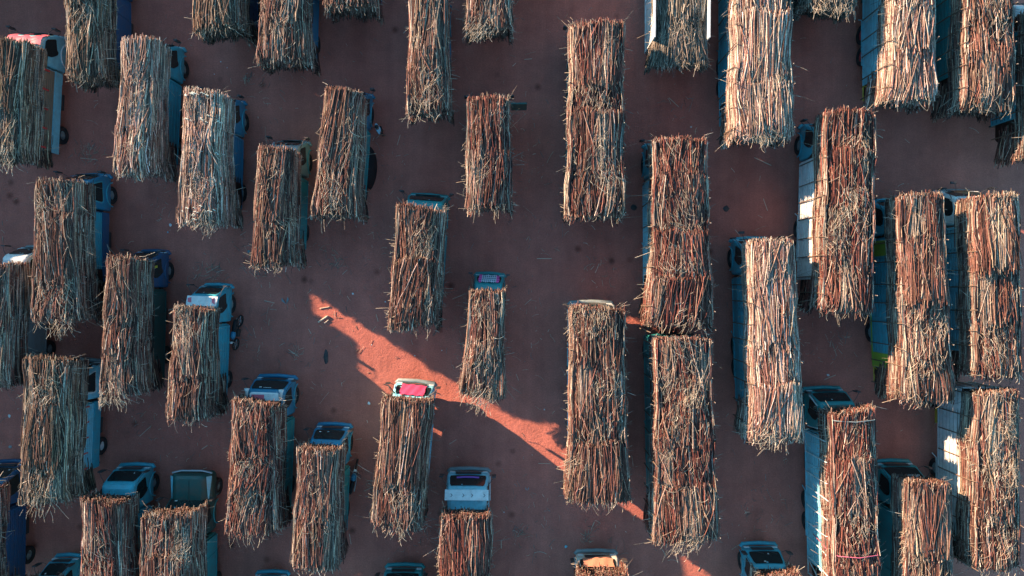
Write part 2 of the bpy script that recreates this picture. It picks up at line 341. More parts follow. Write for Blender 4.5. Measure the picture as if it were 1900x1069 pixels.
    # --- strands and stalk tips sticking out of the sides
    n = int(L * 34 * messy); sx = rng.choice([-1, 1.0], n); y0 = -rng.uniform(0, L, n); z0 = rng.uniform(zs + 0.1, zt - 0.25, n); ln = rng.exponential(0.16, n) + .10
    t = np.linspace(0, 1, 4)[None]; a = rng.normal(0, 0.7, n)
    X = sx[:, None] * (hw(y0)[:, None] - 0.1 + ln[:, None] * t * np.cos(a)[:, None]); Y = y0[:, None] + ln[:, None] * t * np.sin(a)[:, None]
    Z = z0[:, None] + (rng.normal(-0.1, 0.3, n)[:, None] * t - 0.25 * t ** 2) * ln[:, None]
    emit(np.stack([X, Y, Z], -1), rng.uniform(0.004, 0.011, n), STRAW[rng.choice(5, n)] * 0.8, np.tile([0.5, 0.4, 0.3], (n, 1)))
    # --- packed heart of the load (closes stalk gaps; dark brown paints in their shade)
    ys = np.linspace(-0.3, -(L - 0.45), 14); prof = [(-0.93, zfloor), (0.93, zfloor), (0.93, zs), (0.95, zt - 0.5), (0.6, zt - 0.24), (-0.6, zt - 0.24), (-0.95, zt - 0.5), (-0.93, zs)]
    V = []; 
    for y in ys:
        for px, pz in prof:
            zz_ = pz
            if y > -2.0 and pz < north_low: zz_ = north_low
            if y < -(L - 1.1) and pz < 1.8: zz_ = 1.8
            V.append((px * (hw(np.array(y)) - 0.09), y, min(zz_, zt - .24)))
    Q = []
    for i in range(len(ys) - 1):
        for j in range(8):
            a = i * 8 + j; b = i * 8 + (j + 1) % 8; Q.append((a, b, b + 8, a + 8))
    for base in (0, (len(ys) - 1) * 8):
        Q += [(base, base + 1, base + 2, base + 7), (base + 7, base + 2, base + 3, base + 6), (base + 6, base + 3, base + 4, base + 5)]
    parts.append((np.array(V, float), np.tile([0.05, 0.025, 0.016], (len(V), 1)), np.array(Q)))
    if knots:
        n = 34; row = rng.choice([-0.45, -1.65, -3.2, -5.9, -6.3], n, p=[.3, .22, .14, .2, .14]); x0 = rng.uniform(-0.95, 0.95, n) * hN
        t = np.linspace(0, 1, 4)[None]; ln = rng.uniform(0.08, 0.22, n)
        X = x0[:, None] + ln[:, None] * t; Y = row[:, None] + rng.normal(0, .10, n)[:, None] + 0.04 * np.sin(t * 6); Z = surf(X, Y) + 0.10 + 0.0 * t
        emit(np.stack([X, Y, Z], -1), rng.uniform(0.012, 0.028, n), np.tile([0.5, 0.53, 0.46], (n, 1)), np.tile([0.5, 0.53, 0.46], (n, 1)), nodes=False)
    return np_mesh(name, parts, 'cane')

# ------------------------------------------------------------------ trucks
def ring(hw_, y0, y1, z, rc=0.13, n=5, bow=0.05):
    pts = []
    for cx, cy, a0 in ((hw_ - rc, y1 - rc, 0), (-(hw_ - rc), y1 - rc, 90), (-(hw_ - rc), y0 + rc, 180), (hw_ - rc, y0 + rc, 270)):
        for i in range(n):
            a = R(a0 + 90 * i / (n - 1)); x = cx + rc * math.cos(a); y = cy + rc * math.sin(a)
            pts.append((x, y, z))
    return [(x, y + (bow * (1 - (x / hw_) ** 2) if y > (y0 + y1) / 2 else 0), z) for x, y, z in pts]
CABZ = [(0.72, 0.00, 0.97), (1.00, 0.05, 1.0), (1.34, 0.03, 1.0), (1.42, -0.02, 0.99), (2.28, -0.34, 0.91), (2.44, -0.45, 0.86), (2.52, -0.62, 0.72)]
def cab_front(z):
    for (z0, f0, h0), (z1, f1, h1) in zip(CABZ, CABZ[1:]):
        if z <= z1: t = (z - z0) / (z1 - z0); return f0 + (f1 - f0) * t, h0 + (h1 - h0) * t
    return CABZ[-1][1:]
mesh_cache = {}
def cached(key, fn):
    if key not in mesh_cache: mesh_cache[key] = fn()
    return mesh_cache[key]
def cab_mesh(col, trim, W, back):
    b = MB(); k = W / 2.0
    rings = [ring(h * k, -back + (0.06 if z > 2.4 else 0), f, z, 0.12 if z < 2.4 else 0.1) for z, f, h in CABZ]
    n = len(rings[0])
    for rg in rings: b.v += rg
    for i in range(len(rings) - 1):
        for j in range(n):
            a = i * n + j; c = i * n + (j + 1) % n; b.f.append((a, c, c + n, a + n)); b.mi.append(0)
    b.f.append(tuple((len(rings) - 1) * n + j for j in range(n))); b.mi.append(0); b.f.append(tuple(reversed(range(n)))); b.mi.append(0)
    for i in range(7):                       # pressed ribs of the roof
        x = (-0.6 + 0.2 * i) * k; b.box(x - 0.018, x + 0.018, -back + 0.25, -0.70, 2.52, 2.538)
    for sx in (-1, 1):                       # arches over the front wheels, door seam trim
        b.cur = 1
        pts = []
        for i in range(9):
            a = R(180 * i / 8); pts.append((sx * 1.02 * k, -0.85 + 0.62 * math.cos(a), 0.62 + 0.55 * math.sin(a)))
        b.tube(pts, 0.035, 5)
        b.cur = 0
    return b.mesh('cab', [col, trim])
def side_pt(y, z, sx, k, off=0.012):
    f, h = cab_front(z); return (sx * (h * k + off), y, z)
def window_mesh(sx, k, back, style):
    if style == 'key': o = [(-0.28, 1.54), (-0.26, 1.62), (-0.44, 2.12), (-0.58, 2.24), (-1.00, 2.27), (-1.18, 2.2), (-1.25, 2.05), (-1.22, 1.80), (-1.12, 1.60), (-0.98, 1.40), (-0.86, 1.36), (-0.74, 1.46)]
    else: o = [(-0.34, 1.50), (-0.34, 1.62), (-0.52, 2.18), (-0.60, 2.24), (-1.22, 2.26), (-1.30, 2.2), (-1.34, 1.56), (-1.28, 1.46)]
    b = MB(); b.poly([side_pt(y, z, sx, k) for y, z in o], (sx * 0.006, 0, 0)); return b.mesh('door_window', 'glass')
def trim_mesh(sx, k, col):
    o = [(-0.28, 1.50), (-0.28, 1.62), (-0.48, 2.22), (-0.58, 2.31), (-1.26, 2.32), (-1.37, 2.24), (-1.41, 1.52), (-1.32, 1.38)]
    i = [(-0.34, 1.50), (-0.34, 1.62), (-0.52, 2.18), (-0.60, 2.24), (-1.22, 2.26), (-1.30, 2.2), (-1.34, 1.56), (-1.28, 1.46)]
    b = MB()
    for a in range(8):
        c = (a + 1) % 8; b.poly([side_pt(*o[a], sx, k, .016), side_pt(*o[c], sx, k, .016), side_pt(*i[c], sx, k, .016), side_pt(*i[a], sx, k, .016)], (sx * .01, 0, 0))
    return b.mesh('window_frame', col)
def windshield_mesh(k):
    b = MB(); rows = []
    for iz in range(6):
        z = 1.45 + (2.25 - 1.45) * iz / 5; f, h = cab_front(z); h = h * k - 0.13
        ins = 0.05 if iz in (0, 5) else 0.0
        rows.append([((-1 + 2 * ix / 10) * (h - ins), f + 0.012 + 0.05 * (1 - ((-1 + 2 * ix / 10) * (h - ins) / (h + .13)) ** 2), z) for ix in range(11)])
    for r_ in rows: b.v += r_
    for i in range(5):
        for j in range(10): a = i * 11 + j; b.f.append((a, a + 1, a + 12, a + 11)); b.mi.append(0)
    me = b.mesh('windshield', 'glass', True); return me
def on_glass(u, z, k, off=0.02):
    f, h = cab_front(z); x = u * (h * k - .13); return (x, f + off + 0.05 * (1 - (x / (h * k)) ** 2), z)
def wheel_mesh(dual, r=0.50):
    b = MB(); w = 0.24
    for c in ([0, -0.30] if dual else [0]):
        prof = [(c - w / 2, r - .2), (c - w / 2, r - .04), (c - w / 2 + .04, r), (c + w / 2 - .04, r), (c + w / 2, r - .04), (c + w / 2, r - .2), (c + w / 2 - .06, r - .22), (c + .02, r - .22), (c - w / 2 + .06, r - .22)]
        n0 = len(b.v); n = 24; m = len(prof)
        for i in range(n):
            a = 2 * math.pi * i / n
            for x, rr in prof: b.v.append((x, rr * math.cos(a), rr * math.sin(a)))
        for i in range(n):
            for j in range(m): 
                p = n0 + i * m + j; q = n0 + i * m + (j + 1) % m; p2 = n0 + ((i + 1) % n) * m + j; q2 = n0 + ((i + 1) % n) * m + (j + 1) % m
                b.f.append((p, p2, q2, q)); b.mi.append(0)
    return b.mesh('wheel', 'black')
def hub_mesh(mat, r=0.50):
    b = MB(); n = 16
    prof = [(0.06, r - .19), (0.02, r - .24), (0.0, 0.16), (0.07, 0.13), (0.09, 0.06), (0.09, 0.001)]
    m = len(prof)
    for i in range(n):
        a = 2 * math.pi * i / n
        for x, rr in prof: b.v.append((x, rr * math.cos(a), rr * math.sin(a)))
    for i in range(n):
        for j in range(m - 1): b.f.append((i * m + j, i * m + j + 1, ((i + 1) % n) * m + j + 1, ((i + 1) % n) * m + j)); b.mi.append(0)
    return b.mesh('hub', mat)
def side_panel(sx, hwb, y0, y1, z0, z1, style, cols, rng):
    b = MB(); xo = sx * hwb; xi = sx * (hwb - 0.04); x0, x1 = min(xo, xi), max(xo, xi)
    L = y1 - y0; mats = list(cols) + ['steel']
    def slab(za, zb, ya=y0, yb=y1, out=0.0, m=0):
        b.cur = m; a, c = sorted((xi, xo + sx * out)); b.box(a, c, ya, yb, za, zb)
    if style == 'fine':                     # thin lengthwise boards
        n = 9; h = (z1 - z0 - .12) / n
        for i in range(n): slab(z0 + .06 + i * h + .022, z0 + .06 + (i + 1) * h - .022, out=-0.005 if i % 2 else 0.006)
        slab(z0 + .04, z1 - .04, out=-0.028, m=2)  # dark sheet added so the gaps between boards look shaded
    elif style == 'slots':                  # sheet below, slotted frames above
        zm = z0 + (z1 - z0) * 0.42; slab(z0 + .05, zm)
        n = 4; h = (z1 - .06 - zm) / n; nb = max(3, int(L / 1.35))
        for i in range(n): slab(zm + i * h + .075, zm + (i + 1) * h, out=0.004)
        slab(z0 + .05, z1 - .05, out=-.03, m=2)  # dark sheet added behind the slots, paints their shade
        for j in range(nb + 1):
            y = y0 + L * j / nb; slab(z0 + .02, z1 - .02, max(y0, y - .05), min(y1, y + .05), .035)
    elif style == 'slots2':
        n = 6; h = (z1 - z0 - .1) / n; nb = max(3, int(L / 1.6))
        for i in range(n): slab(z0 + .05 + i * h + .07, z0 + .05 + (i + 1) * h, out=0.004)
        slab(z0 + .05, z1 - .05, out=-.03, m=2)  # added dark backing, shade of the gaps put into its colour
        for j in range(nb):
            y = y0 + L * (j + .5) / nb; slab(z0 + .02, z1 - .02, y - .12 if j % 2 else y - .04, y + .12 if j % 2 else y + .04, .02)
    elif style == 'drop':                   # low sheet side, slatted wooden rack above it
        zm = z0 + (z1 - z0) * 0.38; slab(z0, zm, out=.03); slab(z0 - .001, zm + .002, y1 - .5, y1 + .05, .045); slab(z0 - .001, zm + .002, y0 - .05, y0 + .35, .045)
        n = 6; h = (z1 - zm) / n
        for i in range(n): slab(zm + i * h + .03, zm + (i + 1) * h - .02, m=1)
    elif style == 'plain':
        slab(z0 + .05, z1 - .05); nb = max(2, int(L / 1.5))
        for j in range(nb): slab(z0 + .02, z1 - .02, y0 + L * (j + .5) / nb - .03, y0 + L * (j + .5) / nb + .03, .03)
    if style != 'drop':
        slab(z0, z0 + .05, out=.03); slab(z1 - .05, z1, out=.025)
        slab(z0 + .051, z1 - .051, y0, y0 + .07, .028); slab(z0 + .051, z1 - .051, y1 - .07, y1, .028)
    return b, mats
def add_mirrors(cab, k, front=True):
    for sx in (-1, 1):
        b = MB(); b.tube([(sx * .90 * k, -.42, 2.15), (sx * 1.08 * k, -.10, 2.2), (sx * 1.22 * k, .10, 2.12)], .014, 5)
        b.tube([(sx * 1.0 * k, -.02, 1.45), (sx * 1.2 * k, .10, 1.55), (sx * 1.22 * k, .10, 1.72)], .014, 5)
        b.box(sx * 1.22 * k - .10, sx * 1.22 * k + .10, .085, .145, 1.70, 2.14); b.obj('mirror', 'steel', cab)
    if front:
        b = MB(); b.tube([(-.78 * k, -.45, 2.28), (-.86 * k, .12, 2.42), (-.9 * k, .34, 2.36)], .014, 5); b.box(-.9 * k - .16, -.9 * k + .12, .30, .42, 2.28, 2.36); b.obj('front_mirror', 'steel', cab)
def make_truck(T, i):
    rng = random.Random(100 + i)
    big = T['big']; zt = T['zt']; zs = T['zs']
    o = T['frame']; hN, hS, L, cf = T['hN'], T['hS'], T['L'], T['cf']
    root = empty('cargo_truck', (o[0], o[1], 0), o[2]); tag(root, T['label'], 'truck', 'loaded sugar cane trucks')
    W = min(2 * hN * 0.93, 2.15 if not big else 2.5); k = W / 2; back = 1.72; detail = T.get('detail', True)
    cc = T['cab']; cab = empty if False else None
    cabme = cached(('cab', cc, T['trim'], round(W, 2)), lambda: cab_mesh(cc, T['trim'], W, back))
    cab = link('cab', cabme, root); cab.location = (0, cf, 0)
    ws = link('windshield', cached(('ws', round(W, 2)), lambda: windshield_mesh(k)), cab)
    for sx in (-1, 1):
        link('door_window', cached(('dw', sx, round(W, 2), T['win']), lambda: window_mesh(sx, k, back, T['win'])), cab)
        if T['win'] != 'key': link('window_frame', cached(('wf', sx, round(W, 2), T['trim']), lambda: trim_mesh(sx, k, T['trim'])), cab)
        b = MB(); b.box(sx * .78 * k - .13, sx * .78 * k + .13, .055, .085, .92, 1.08); link('headlight', cached(('hl', sx, round(W, 2)), lambda: b.mesh('headlight', 'plastic')), cab)
    def bump():
        b = MB(); b.tube([(-1.0 * k, -.02, .68), (-.9 * k, .12, .68), (0, .17, .68), (.9 * k, .12, .68), (1.0 * k, -.02, .68)], .11, 6); return b.mesh('bumper', T['bumper'], True)
    link('bumper', cached(('bp', T['bumper'], round(W, 2)), bump), cab)
    b = MB(); b.box(-.6 * k, .6 * k, .075, .10, 1.12, 1.42)
    link('grille', cached(('gr', round(W, 2)), lambda: b.mesh('grille', 'steel')), cab)
    b = MB()                                 # wipers and dashboard paper seen through the screen
    for u0 in (-.5, .35):
        b = MB(); b.tube([on_glass(u0, 1.48, k), on_glass(u0 + .45, 1.64, k, .025)], .012, 4); link('wiper', cached(('wp', u0, round(W, 2)), lambda: b.mesh('wiper', 'steel')), cab)
    for q in range(rng.choice([1, 2, 3])):
        u = rng.uniform(-.8, .7); z = rng.choice([1.6, 2.1, 2.16]); b = MB(); d = rng.uniform(.06, .16)
        b.poly([on_glass(u, z, k, .016), on_glass(u + d, z, k, .016), on_glass(u + d, z + .07, k, .016), on_glass(u, z + .07, k, .016)]); b.obj('sticker', rng.choice(['plastic', 'pale', 'white']), cab)
    add_mirrors(cab, k, T.get('fmirror', False))
    ex = T.get('extra', [])
    if 'visor' in ex or 'visorred' in ex:
        b = MB(); b.poly([(-1.0 * k, -.42, 2.50), (1.0 * k, -.42, 2.50), (1.0 * k, -.90, 2.66), (-1.0 * k, -.90, 2.66)], (0, .01, .03)); v = b.obj('sun_visor_board', 'white', cab)
        if 'visor' in ex:
            b = MB()
            for x in (-.72, -.18, .22, .78):
                for s in (-1, 1):
                    c = Vector((x * k, -.66, 2.619)); tilt = Vector((0, -.95, .317)); p = c + Vector((.05, 0, 0)); q = c + Vector((-.03, 0, 0)) + tilt * (.08 * s)
                    wv = Vector((.035, 0, 0)); b.poly([p, p + wv, q + wv, q], (0, 0, .006))
            b.obj('arrow_mark', 'steel', v)
            b = MB(); b.tube([on_glass(-.62, 1.67, k, .03), on_glass(-.2, 1.66, k, .04), on_glass(.3, 1.66, k, .04), on_glass(.62, 1.67, k, .03)], .045, 6); b.obj('fringe', 'purple', cab)
        else:
            b = MB(); b.poly([(-.95 * k, -.52, 2.567), (-.72 * k, -.48, 2.555), (-.66 * k, -.74, 2.642), (-.9 * k, -.72, 2.635)], (0, 0, .006)); b.poly([(.62 * k, -.52, 2.567), (.82 * k, -.48, 2.555), (.9 * k, -.80, 2.661), (.7 * k, -.72, 2.635)], (0, 0, .006)); b.obj('red_patch', 'pinkred', v)
    if 'redcloth' in ex or 'checkcloth' in ex or 'orangecloth' in ex:
        w = .72 if 'redcloth' in ex else .86; b = MB(); nx, nz = 14, 6; rr = random.Random(i)
        for iz in range(nz + 1):
            for ix in range(nx + 1):
                z = 1.42 + (2.36 - 1.42) * iz / nz; u = (-1 + 2 * ix / nx) * w * (1 - .05 * math.sin(iz * 1.1)); p = on_glass(u, z, k, .05)
                b.v.append((p[0], p[1] + .022 * math.sin(ix * 1.3 + iz * .7) + rr.uniform(-.008, .008), p[2] + .012 * math.sin(ix * .9)))
        for iz in range(nz):
            for ix in range(nx): a = iz * (nx + 1) + ix; b.f.append((a, a + 1, a + nx + 2, a + nx + 1)); b.mi.append(0)
        m_ = 'redcloth' if 'redcloth' in ex else ('check' if 'checkcloth' in ex else 'orangecloth')
        b.obj('windshield_cloth', m_, cab, True)
        if 'redcloth' in ex:
            for pts in ([(-.8 * k, -.3, 2.3), (-1.1 * k, .05, 2.38), (-1.35 * k, .1, 2.36)], [(.8 * k, -.3, 2.3), (1.1 * k, -.05, 2.36), (1.4 * k, -.15, 2.34)]):
                b = MB(); b.tube(pts, .03, 5); b.obj('mirror_bar', 'steel', cab)
    if 'roofpink' in ex or 'roofredwhite' in ex or 'roofgreen' in ex or 'rooforange' in ex:
        b = MB(); c2 = {'roofpink': 'pinkred', 'roofredwhite': 'white', 'roofgreen': 'green', 'rooforange': 'orangecloth'}[[e for e in ex if e.startswith('roof')][0]]
        b.v += ring(.74 * k, -back + .2, -.44, 2.545, .12); b.v += ring(.68 * k, -back + .26, -.50, 2.60, .12); n = 20
        for j in range(n): b.f.append((j, (j + 1) % n, (j + 1) % n + n, j + n)); b.mi.append(0)
        b.f.append(tuple(range(n, 2 * n))); b.mi.append(0); rp = b.obj('roof_panel', c2, cab)
        if 'roofredwhite' in ex:
            b = MB(); b.poly([(-.62 * k, -.54, 2.602), (0, -.53, 2.602), (0, -back + .4, 2.602), (-.62 * k, -back + .4, 2.602)], (0, 0, .006)); b.obj('red_patch', 'pinkred', rp)
    if 'roofcloth' in ex:
        b = MB(); nx = 12; prof = [(-.14, 1.86), (-.28, 2.15), (-.42, 2.42), (-.60, 2.53), (-.85, 2.56)]; q_ = random.Random(3)
        for y_, z_ in prof:
            for ix in range(nx + 1): u = -1 + 2 * ix / nx; b.v.append((u * .90 * k, y_ + .02 * math.sin(ix * 1.4), z_ + .03 + .012 * math.sin(ix * 1.9 + y_ * 9)))
        for iz in range(4):
            for ix in range(nx): a = iz * (nx + 1) + ix; b.f.append((a, a + 1, a + nx + 2, a + nx + 1)); b.mi.append(0)
        b.obj('roof_cloth', 'pinkred', cab, True)
    if 'horns' in ex:
        for sx in (-1, 1):
            b = MB(); b.tube([(sx * .84 * k, -.75, 2.62), (sx * .84 * k, -.42, 2.64), (sx * .84 * k, -.25, 2.66)], [.04, .07, .13], 12); b.obj('air_horn', 'white', cab, True)
            b = MB(); b.tube([(sx * .82 * k, -.5, 2.4), (sx * .84 * k, -.3, 3.0), (sx * .83 * k, -.25, 3.35)], .01, 4); b.obj('antenna', 'chrome', cab)
        b = MB()
        for q in range(9):                   # pale lettering band along the top of the screen
            u = -.25 + .055 * q; b.poly([on_glass(u, 2.16, k, .02), on_glass(u + .035, 2.16, k, .02), on_glass(u + .04, 2.21, k, .02), on_glass(u + .01, 2.21, k, .02)])
        b.obj('screen_lettering', 'plastic', cab)
    if 'lettering' in ex:
        cu = bpy.data.curves.new('screen_lettering', 'FONT'); cu.body = 'VOLVO'; cu.size = .17; cu.extrude = .003; cu.align_x = 'CENTER'
        t_ = bpy.data.objects.new('screen_lettering', cu); COL.objects.link(t_); cu.materials.append(M['plastic']); bpy.context.view_layer.update(); me = bpy.data.meshes.new_from_object(t_); bpy.data.objects.remove(t_)
        t_ = link('screen_lettering', me, cab); t_.location = (.30 * k, cab_front(2.10)[0] + .075, 2.10); t_.scale = (1.25, .8, 1)
        xa = Vector((1, 0, 0)); ya = Vector((0, -.35, .88)).normalized()
        t_.rotation_euler = Matrix((xa, ya, xa.cross(ya))).transposed().to_euler()
    if 'dooropen' in ex:
        b = MB(); b.box(1.0 * k, 1.0 * k + 0.95, -.34, -.26, 1.0, 2.25); d = b.obj('open_door', 'green', cab)
    if 'wframe' in ex:                        # pale pillar frame and roof rack bars
        b = MB(); b.tube([(-.86 * k, -back + .1, 2.58), (-.86 * k, -.75, 2.58), (-.7 * k, -.58, 2.54), (.7 * k, -.58, 2.54), (.86 * k, -.75, 2.58), (.86 * k, -back + .1, 2.58)], .045, 6)
        b.tube([(-1.02 * k, -.08, 1.6), (-.93 * k, -.5, 2.3)], .04, 6); b.tube([(-.95 * k, -back + .05, 1.2), (-.86 * k, -back + .1, 2.58)], .04, 6); b.obj('pillar_frame', 'white', cab)
    if 'bonnet' in ex:                        # long hood in front of the cab
        b = MB(); fr = 1.25
        b.v += ring(.98 * k, -.4, fr, .75, .2); b.v += ring(.98 * k, -.4, fr - .04, 1.25, .2); b.v += ring(.72 * k, -.4, fr - .10, 1.52, .2); b.v += ring(.60 * k, -.4, fr - .25, 1.60, .2); n = 20
        for r_ in range(3):
            for j in range(n): b.f.append((r_ * n + j, r_ * n + (j + 1) % n, (r_ + 1) * n + (j + 1) % n, (r_ + 1) * n + j)); b.mi.append(0)
        b.f.append(tuple(range(3 * n, 4 * n))); b.mi.append(0); b.box(-.015, .015, -.3, fr - .3, 1.6, 1.625)
        hd = b.obj('bonnet', 'green', cab)
        b = MB()
        for sx in (-1, 1): b.poly([(sx * .78 * k, fr - .12, 1.475), (sx * .98 * k, fr - .12, 1.30), (sx * .86 * k, -.3, 1.40)], (0, 0, .015))
        b.obj('fender_stripe', 'pale', hd)
        b = MB(); b.tube([(-.95 * k, fr, 1.2), (-.5 * k, fr + .12, 1.22), (.5 * k, fr + .12, 1.22), (.95 * k, fr, 1.2)], .05, 6); b.obj('bonnet_rail', 'chrome', hd)
    # chassis, bed, sides, headboard
    if T.get('trailer'):
        def drop_tree(o):
            for c in list(o.children): drop_tree(c)
            bpy.data.objects.remove(o)
        drop_tree(cab); root.name = 'cargo_trailer'; root['category'] = 'trailer'; root['group'] = 'towed cane trailers'
    yb0 = cf - back - 0.18 if not T.get('trailer') else T.get('ystart', -.25); yb1 = T['bedend']; hb = T['hb']
    b = MB(); b.box(-.42, -.30, yb1 + .1, cf - .15, .62, .84); b.box(.30, .42, yb1 + .1, cf - .15, .62, .84)
    for q in range(5): yy = yb1 + .3 + (yb0 - yb1 - .5) * q / 4; b.box(-hb + .06, hb - .06, yy - .05, yy + .05, .86, 1.0)
    b.box(-hb + .1, hb - .1, yb1 + .02, yb1 + .10, .70, .86); b.obj('chassis', 'steel', root)
    b = MB(); b.box(-hb + .045, hb - .045, yb1, yb0, 1.002, 1.10); b.obj('bed_floor', 'wood', root)
    for sx in (-1, 1):
        sb, mats = side_panel(sx, hb, yb1, yb0, 1.02, zs, T['side'], T['bed'], rng); sb.obj('side_panel', mats, root)
    b = MB(); b.box(-hb + .05, hb - .05, yb0 + .01, yb0 + .06, 1.0, zs + .1)
    for x in (-.6, 0, .6): b.box(x - .04, x + .04, yb0 + .06, yb0 + .10, .98, zs + .08)
    b.obj('headboard', T['bed'][0], root)
    if 'lime' in T['bed']:
        for sx in (-1, 1):
            for ya, yb_, m_ in ((yb0 - .85, yb0 - .08, 'lime'), (yb1 + .08, yb1 + .75, 'lime'), (yb1 + .02, yb1 + .075, 'yellow')):
                b = MB(); b.box(*sorted((sx * (hb + .004), sx * (hb + .032))), ya, yb_, 1.08, zs - .06); b.obj('end_panel', m_, root)
            b = MB(); b.box(*sorted((sx * (hb + .036), sx * (hb + .06))), yb1, yb0, 1.0, 1.1); b.obj('side_rail', 'lime', root)
    if T.get('tailframe'):
        for sx in (-1, 1):
            b = MB(); b.tube([(sx * hb, yb1 - .02, 1.05), (sx * (hb), yb1 - .75, 1.05), (sx * hb, yb1 - .75, 2.7), (sx * hb, yb1, 2.7)], .035, 5); b.tube([(sx * hb, yb1, 1.1), (sx * hb, yb1 - .72, 2.65)], .03, 5)
            b.obj('tail_frame', T['tailframe'], root)
    if 'redposts' in ex:
        for sx in (-1, 1):
            for q in range(5):
                yy = yb0 - .1 - (yb0 - yb1 - .2) * q / 4; b = MB(); b.box(*sorted((sx * (hb - .02), sx * (hb + .035))), yy - .035, yy + .035, 2.0, zs + .12); b.obj('side_post', 'red', root)
    # wheels
    r_ = .5 if big else .46; axles = [(yb0 - .9 if T.get('trailer') else cf + (.35 if 'bonnet' in ex else -.85), False)]
    ra = yb1 + (yb0 - yb1) * .26; axles.append((ra, True))
    if big or T.get('tandem'): axles.append((ra + 1.12, True))
    for yy, dual in axles:
        for sx in (-1, 1):
            w = link('wheel', cached(('wh', dual, r_), lambda: wheel_mesh(dual, r_)), root); w.location = (sx * ((hb - .24) if dual else min(hb - .2, k - .1)), yy, r_); w.rotation_euler = (0, 0, 0 if sx > 0 else math.pi)
            h = link('hub', cached(('hub', T['hub'], r_), lambda: hub_mesh(T['hub'], r_)), w)
    if T.get('trailer'):
        b = MB(); b.tube([(-.35, yb0 - .6, .7), (0, yb0 + .9, .62)], .05, 6); b.obj('drawbar', 'steel', root); b = MB(); b.tube([(.35, yb0 - .6, .7), (.03, yb0 + .88, .62)], .05, 6); b.obj('drawbar', 'steel', root)
    for sx in (-1, 1):
        b = MB(); y_ = yb0 - .9 - (0.4 if big else 0); b.box(*sorted((sx * (hb - .55), sx * (hb - .12))), y_ - .8, y_, .55, .93); b.obj('fuel_tank' if sx > 0 else 'tool_box', T.get('tank', 'steel'), root)
        if big or T.get('guard'):
            b = MB(); b.tube([(sx * (hb - .02), ra + 1.75, .85), (sx * (hb - .02), ra - .6, .85)], .03, 5); b.tube([(sx * (hb - .02), ra + 1.75, .85), (sx * (hb - .02), ra + 1.9, .5)], .03, 5); b.obj('wheel_guard', T['bed'][0], root)
    # stakes
    if T.get('stakes'):
        n = int((yb0 - yb1) / 0.95) + 1
        for sx in (-1, 1):
            for q in range(n + 1):
                yy = yb0 - .2 - (yb0 - yb1 + .5) * q / n + rng.uniform(-.12, .12); b = MB()
                hh = T['hwf'](yy); top = zt - .02 + rng.uniform(-.12, .18) - (.55 if T.get('steelstakes') else 0); lean = rng.uniform(-.28, -.05) * (0 if T.get('steelstakes') else 1); dy = rng.uniform(-.2, .1)
                b.tube([(sx * (hh + .01), yy, 1.15), (sx * (hh + .05), yy, zs), (sx * (hh + .06), yy + dy * .4, min(zt - .45, top - .1)), (sx * (hh + .04 + lean * .3), yy + dy, top)], [.03, .03, .026, .02], 5)
                b.mi[-1] = 1; b.obj('stake', ['stakewood', 'cutwood'] if not T.get('steelstakes') else ['white', 'white'], root)
    if T.get('dtarp'):  # black sheet bulging out below the bed side
        b = MB(); n = 9
        for a_ in range(n):
            yy = -2.3 - 2.1 * a_ / (n - 1); bulge = .26 * math.sin(math.pi * a_ / (n - 1)) ** .7
            b.v += [(hb + .02, yy, 1.0), (hb + .05 + bulge * .7, yy, .75), (hb + .03 + bulge, yy, .03)]
        for a_ in range(n - 1):
            for c_ in range(2): p = a_ * 3 + c_; b.f.append((p, p + 1, p + 4, p + 3)); b.mi.append(0)
        b.obj('side_tarpaulin', 'tarp', root, True)
    return root

